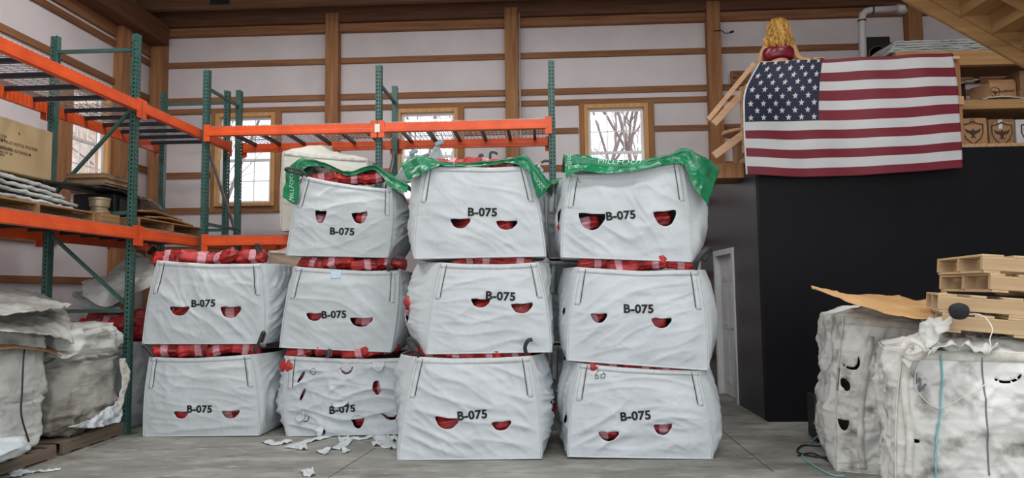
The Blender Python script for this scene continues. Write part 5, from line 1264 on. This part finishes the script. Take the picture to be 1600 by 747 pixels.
# lumber and stair rail left of the flag
t = thing('loft_stair_railing', (2.4, 8.6, 3.2), 'pair of pale sloping boards forming a stair rail left of the flag', 'railing')
for a, b, w_, th_ in (((2.09, 8.60, 3.67), (2.69, 8.60, 4.38), .045, .06), ((2.13, 8.50, 3.59), (2.67, 8.50, 4.15), .05, .085)):
    m_ = MB(); m_.beam(a, b, w_, th_); m_.build('sloping_board', MT['lumber'], t, bevel=.004)
m_ = MB(); m_.beam((2.12, 8.50, 3.19), (2.53, 8.50, 3.48), .06, .095); m_.build('lower_board', MT['lumber'], t, bevel=.004)
m_ = MB(); m_.box(2.47, 8.45, RZ + .04, 2.58, 8.52, 4.05); m_.build('strand_board_post', MT['osb'], t, bevel=.003)
m_ = MB(); m_.box(2.05, 8.75, 2.95, 2.56, 9.3, 3.14); m_.build('landing_block', MT['post'], t, bevel=.004)
c_ = (2.55, 9.00, 3.58)
m_ = MB(); m_.lathe([(.001, -.02), (.26, -.02), (.27, 0), (.26, .02), (.001, .02)], (c_[0] + .08, 9.0, c_[2]), 36); 
tag(m_.build('round_board', MT['lumber'], None, loc=(c_[0], 9.0, c_[2])), 'round wooden board lying between the sloping rail boards', 'board')
m_ = MB(); m_.box(c_[0] - .02, 8.95, 3.14, c_[0] + .2, 9.15, c_[2] - .021)
tag(m_.build('wooden_pedestal', MT['card_dark'], None, bevel=.004, loc=(c_[0], 9.0, 3.14)), 'brown wooden pedestal under the round board', 'stand')
t = thing('wooden_sign', (3.13, 11.20, 4.91), 'small brown wooden sign with dark lettering on the back wall behind the sloping rail', 'sign')
a_ = (3.13, 11.20, 5.13); b_ = (3.41, 11.20, 4.89)
m_ = MB(); m_.box(a_[0], 11.24, b_[2], b_[0] + .05, 11.27, a_[2]); m_.build('sign_board', MT['girt'], t, bevel=.003)
for s_, k, hh in (('TRUMP', .78, .05), ('MUSKET', .52, .05), ('& CO', .25, .045)):
    text_on(lambda a, z: Vector((a, 11.237, z)), s_, (a_[0] + b_[0]) / 2 + .02, lerp(b_[2], a_[2], k), hh, t, 'lettering', mat='print_brown', bold=.01, world=True)
t = thing('extension_cord_end', (2.91, 11.10, 5.75), 'short black cord with a plug hanging off the tall post', 'cord')
m_ = MB(); m_.tube(smooth_ctrl([[(2.84, 11.17, 5.79), (2.95, 11.10, 5.77), (3.03, 11.10, 5.72), (3.11, 11.10, 5.73)]] * 2, 20, 1)[0], .008, 6); m_.build('cable', MT['dark'], t, smooth=True)
m_ = MB(); m_.tube([(3.10, 11.10, 5.73), (3.16, 11.10, 5.75)], .02, 8); m_.build('plug', MT['dark'], t)
# white conduit up the post at the middle
m_ = MB(); m_.tube([(-.36, 11.14, 2.5), (-.36, 11.14, 6.2)], .016, 8); tag(m_.build('conduit', MT['pvc'], None, smooth=True, loc=(-.36, 11.14, 2.5)), 'thin grey conduit running up beside the middle wall post', 'conduit')

# pipe and fan box
t = thing('vent_pipe', (4.49, 9.60, 4.77), 'white plastic vent pipe with an elbow behind the flag', 'pipe')
p0, p1, p2 = Vector((4.48, 9.60, 4.66)), Vector((4.52, 9.60, 5.43)), Vector((5.03, 9.60, 5.46))
p0.z = RZ + .04
arc = [p0, Vector((p1.x, p1.y, p1.z - .14)), Vector((p1.x + .015, p1.y, p1.z - .06)), Vector((p1.x + .06, p1.y, p1.z - .015)), Vector((p1.x + .14, p1.y, p1.z)), Vector((p2.x, p2.y, p1.z + .01))]
m_ = MB(); m_.tube(arc, .05, 20); m_.tube([arc[-1] + Vector((-.02, 0, 0)), arc[-1] + Vector((.05, 0, 0)), arc[-1] + Vector((.08, .03, -.05))], .062, 16); m_.build('pipe_run', MT['pvc'], t, smooth=True)
for a, b in ((arc[1] - Vector((0, 0, .02)), arc[1]), (arc[4], arc[4] + Vector((.02, 0, 0)))):
    m_ = MB(); m_.tube([a, b], .056, 20); m_.build('joint_ring', MT['dark'], t)
t = thing('wall_fan', (5.43, 11.10, 5.24), 'dark square fan box on the back wall behind the vent pipe', 'fan')
a_ = (5.26, 11.20, 5.59); b_ = (5.66, 11.20, 5.18)
m_ = MB(); m_.box(a_[0], 11.1, b_[2], b_[0], 11.3, a_[2]); m_.build('housing', MT['dark'], t, bevel=.01)
m_ = MB(); m_.lathe([(.001, 0), (.14, .0), (.15, -.02), (.16, 0)], ((a_[0] + b_[0]) / 2, 11.09, b_[2] + .1), 24, 'Y'); m_.build('fan_ring', MT['card_dark'], t)

# stored sheets, shelf and boxes on the loft
t = thing('loft_shelf', (5.8, 8.4, RZ + .04), 'rough wooden shelf at the loft edge right of the flag', 'shelf')
m_ = MB(); m_.box(5.02, 8.32, 3.66, 8.2, 8.37, 3.77); m_.build('shelf_front', MT['lumber_x'], t, bevel=.003)
m_ = MB(); m_.box(5.02, 8.37, 3.72, 8.2, 9.2, 3.75); m_.build('shelf_board', MT['osb'], t)
m_ = MB(); m_.box(4.98, 8.32, 4.20, 8.2, 8.40, 4.34); m_.build('upper_rail', MT['lumber_x'], t, bevel=.003)
m_ = MB(); m_.box(4.3, 8.32, 4.34, 8.2, 9.3, 4.38); m_.build('upper_board', MT['lumber_x'], t)
m_ = MB(); m_.box(4.98, 8.33, RZ + .04, 5.04, 8.43, 4.34); m_.build('shelf_post', MT['pallet_old'], t)
m_ = MB(); m_.box(8.1, 8.33, RZ + .04, 8.2, 8.43, 4.34); m_.build('shelf_post', MT['post'], t)
for k, (x0, x1, z, l) in enumerate(((4.25, 5.2, 4.39, 'stack of grey plastic wrapped sheets lying above the flag'), (5.0, 6.1, 4.39, 'crinkled clear wrapped sheets beside the stair, right of the grey stack'))):
    t = thing('wrapped_sheets', ((x0 + x1) / 2, 8.7, z), l, 'sheets')
    for q in range(5):
        m_ = MB(); G = crumple(smooth_ctrl([[(x0 + .02 * q, 8.35, z + .012 + q * .03), (x1, 8.35, z + .012 + q * .03)], [(x0, 9.1, z + .012 + q * .03), (x1, 9.1, z + .012 + q * .03)]], 40, 10), .012, 7, q + k * 7)
        m_.grid(G); m_.build('sheet_layer', MT['plastic_wrap'], t, smooth=True, solid=.02)
m_ = MB(); m_.tube([(5.3 + .75 * cos(a * pi / 16), 9.6, 4.35 + .42 * sin(a * pi / 16)) for a in range(17)], .035, 8); tag(m_.build('black_hose', MT['dark'], None, smooth=True, loc=(5.3, 9.6, 4.4)), 'dark hose arching behind the wrapped sheets', 'hose')
def shield(parent, cx, cz, y, s_, mat='print_brown'):
    """outlined shield with a spread-winged bird"""
    def pt(a, b): return (cx + a * s_, y - .004, cz + b * s_)
    out = [(-.5, .42), (-.25, .46), (0, .58), (.25, .46), (.5, .42), (.5, .0), (.36, -.32), (0, -.62), (-.36, -.32), (-.5, .0)]
    m_ = MB(); n = len(out); vs = [pt(a, b) for a, b in out] + [pt(a * .88, b * .88) for a, b in out]
    m_.add(vs, [(i, (i + 1) % n, n + (i + 1) % n, n + i) for i in range(n)])
    bird = [(-.40, .22), (-.22, .12), (-.08, .10), (0, .20), (.08, .10), (.22, .12), (.40, .22), (.30, .0), (.12, -.06), (.06, -.16), (.12, -.30), (0, -.24), (-.12, -.30), (-.06, -.16), (-.12, -.06), (-.30, .0)]
    vs = [pt(0, 0)] + [pt(a, b) for a, b in bird]; m_.add(vs, [(0, 1 + i, 1 + (i + 1) % 16) for i in range(16)])
    return m_.build('shield_emblem', MT[mat], parent)
def carton(x0, x1, y0, y1, z0, z1, mat, label, rot=0, name='cardboard_box', tape=True):
    t = thing(name, ((x0 + x1) / 2, (y0 + y1) / 2, z0), label, 'box', rot=0)
    m_ = MB(); m_.box(x0, y0, z0, x1, y1, z1); m_.build('box_body', MT[mat], t, bevel=.006)
    if tape: m_ = MB(); m_.box((x0 + x1) / 2 - .03, y0 - .002, z1 - .08, (x0 + x1) / 2 + .03, y1, z1 + .002); m_.build('packing_tape', MT['card_dark'], t)
    return t
zf = RZ + .045
t = carton(5.06, 5.40, 8.45, 8.85, zf, 3.58, 'card', 'brown box with a winged shield emblem next to the flag'); shield(t, 5.23, 3.40, 8.45, .25)
t = carton(5.42, 5.72, 8.45, 8.85, zf, 3.56, 'card_dark', 'striped brown box with a shield emblem and white sticker'); shield(t, 5.57, 3.38, 8.45, .25)
for k in range(9):
    m_ = MB(); x = 5.42 + k * .036
    a = [(x, 8.4485, 3.22), (x + .018, 8.4485, 3.22)]; m_ = MB(); m_.add([(max(5.42, min(5.72, x - .05)), 8.4485, 3.25), (max(5.42, min(5.72, x - .03)), 8.4485, 3.25), (max(5.42, min(5.72, x + .09)), 8.4485, 3.53), (max(5.42, min(5.72, x + .07)), 8.4485, 3.53)], [(0, 1, 2, 3)])
    m_.build('printed_stripe', MT['card'], t)
m_ = MB(); m_.box(5.53, 8.446, 3.44, 5.58, 8.4475, 3.55); m_.build('white_sticker', MT['whitep'], t)
t = carton(5.74, 6.1, 8.45, 8.85, zf, 3.55, 'flag_white', 'white box with a dark shield emblem at the right edge of the picture', tape=False); shield(t, 5.92, 3.38, 8.45, .25, 'flag_blue')
t = carton(6.15, 6.6, 8.45, 8.85, zf, 3.58, 'card', 'plain brown box beyond the white box')
carton(5.15, 5.6, 8.9, 9.3, zf, 3.62, 'card_dark', 'dark brown box behind the winged shield box')
t = thing('cardboard_box', (5.62, 8.65, 3.755), 'open reddish brown box with lettering tilted on the shelf', 'box', rot=radians(14))
m_ = MB(); hw = .19; m_.box(-hw, -.15, .0, hw, .15, .27); b_ = m_.build('box_body', MT['card'], t, world=False, bevel=.005)
m_ = MB(); m_.add([(-hw, -.15, .27), (hw, -.15, .27), (hw, -.12, .33), (-hw, -.12, .30)], [(0, 1, 2, 3)]); m_.build('box_flap', MT['card'], b_, world=False, solid=.004)
text_on(lambda a, z: Vector((a, -.154, z)), 'Holdforms', .045, .17, .035, t, 'lettering', rot=.12, mat='print_brown', bold=.02)
sh = shield(t, 0, 0, 0, .13); sh.data.transform(Matrix.Translation(Vector((-.125, -.15, .14)) ) @ t.matrix_basis)
carton(5.85, 6.4, 8.5, 8.95, 3.755, 3.93, 'card_dark', 'flat brown box on the shelf right of the lettered box')
carton(5.86, 6.4, 8.5, 8.95, 3.932, 4.17, 'card_dark', 'brown box stacked on the flat one under the stair')
carton(5.2, 5.36, 8.75, 9.0, 3.755, 4.1, 'dark', 'tall black box standing on the shelf behind the plastic', tape=False)
sheet('plastic_packet', [[(5.1, 8.75, 3.80), (5.3, 8.75, 3.84), (5.45, 8.75, 3.80)], [(5.08, 8.38, 3.785), (5.3, 8.38, 3.80), (5.44, 8.38, 3.785)]], MT['card_dark'], 'brown crinkled packet on the shelf beside the flag', 'packet', 24, 14, .03, 12, 1, .02)
sheet('white_packet', [[(5.35, 8.55, 3.81), (5.5, 8.5, 3.84), (5.8, 8.5, 3.80)], [(5.33, 8.40, 3.80), (5.52, 8.36, 3.82), (5.86, 8.38, 3.79)]], MT['flag_white'], 'white plastic packet in front of the lettered box', 'packet', 24, 12, .012, 9, 5, .012)
sheet('plastic_packet', [[(5.08, 8.7, 4.06), (5.2, 8.7, 4.08), (5.4, 8.7, 4.1)], [(5.06, 8.5, 4.0), (5.2, 8.5, 4.04), (5.38, 8.5, 4.08)]], MT['plastic_wrap'], 'shiny clear packet high on the shelf by the black box', 'packet', 16, 10, .02, 9, 7, .01)

# ------------------------------------------------------------------ stair seen from below at the upper right
t = thing('wooden_stair', (4.2, 6.0, 3.6), 'raw lumber staircase seen from underneath in the upper right corner', 'staircase')
sl = -.64; x0s, z0s = 3.10, 4.50
def zs(x): return z0s + sl * (x - x0s)
for y in (6.5, 5.45):
    m_ = MB(); m_.add([(x0s - .6, y - .02, zs(x0s - .6)), (6.6, y - .02, zs(6.6)), (6.6, y - .02, zs(6.6) + .13), (x0s - .6, y - .02, zs(x0s - .6) + .13),
                       (x0s - .6, y + .02, zs(x0s - .6)), (6.6, y + .02, zs(6.6)), (6.6, y + .02, zs(6.6) + .13), (x0s - .6, y + .02, zs(x0s - .6) + .13)],
                      [(0, 1, 2, 3), (7, 6, 5, 4), (0, 4, 5, 1), (3, 2, 6, 7), (0, 3, 7, 4), (1, 5, 6, 2)]); m_.build('stringer', MT['lumber_x'], t, bevel=.003)
run = .27
for k in range(13):
    x = x0s - .5 + k * run; z = zs(x) + .13
    m_ = MB(); m_.box(x, 5.40, z + .0, x + run + .03, 6.55, z + .035); m_.build('tread', MT['lumber_y'], t, bevel=.003)
    m_ = MB(); m_.box(x - .001, 5.43, z - .01, x + .02, 6.52, z + .215); m_.build('riser', MT['lumber_y'], t)
    for y in (6.46, 5.47, 5.97):
        m_ = MB(); m_.add([(x, y, z), (x + run, y, z), (x + run, y, z + sl * run), (x, y + .035, z), (x + run, y + .035, z), (x + run, y + .035, z + sl * run)], [(0, 1, 2), (5, 4, 3), (0, 3, 4, 1), (1, 4, 5, 2), (2, 5, 3, 0)])
        m_.build('sawtooth_support', MT['lumber_x'], t)
for z, x in ((0, 6.5),):
    for y in (5.45, 6.5):
        m_ = MB(); m_.box(x - .05, y - .05, 0, x + .05, y + .05, zs(x) + .05); m_.build('support_post', MT['post'], t)
for y in (5.45, 6.5):
    m_ = MB(); m_.box(2.5, y - .05, zs(2.5), 2.6, y + .05, 6.75); m_.build('hanger_post', MT['post'], t)
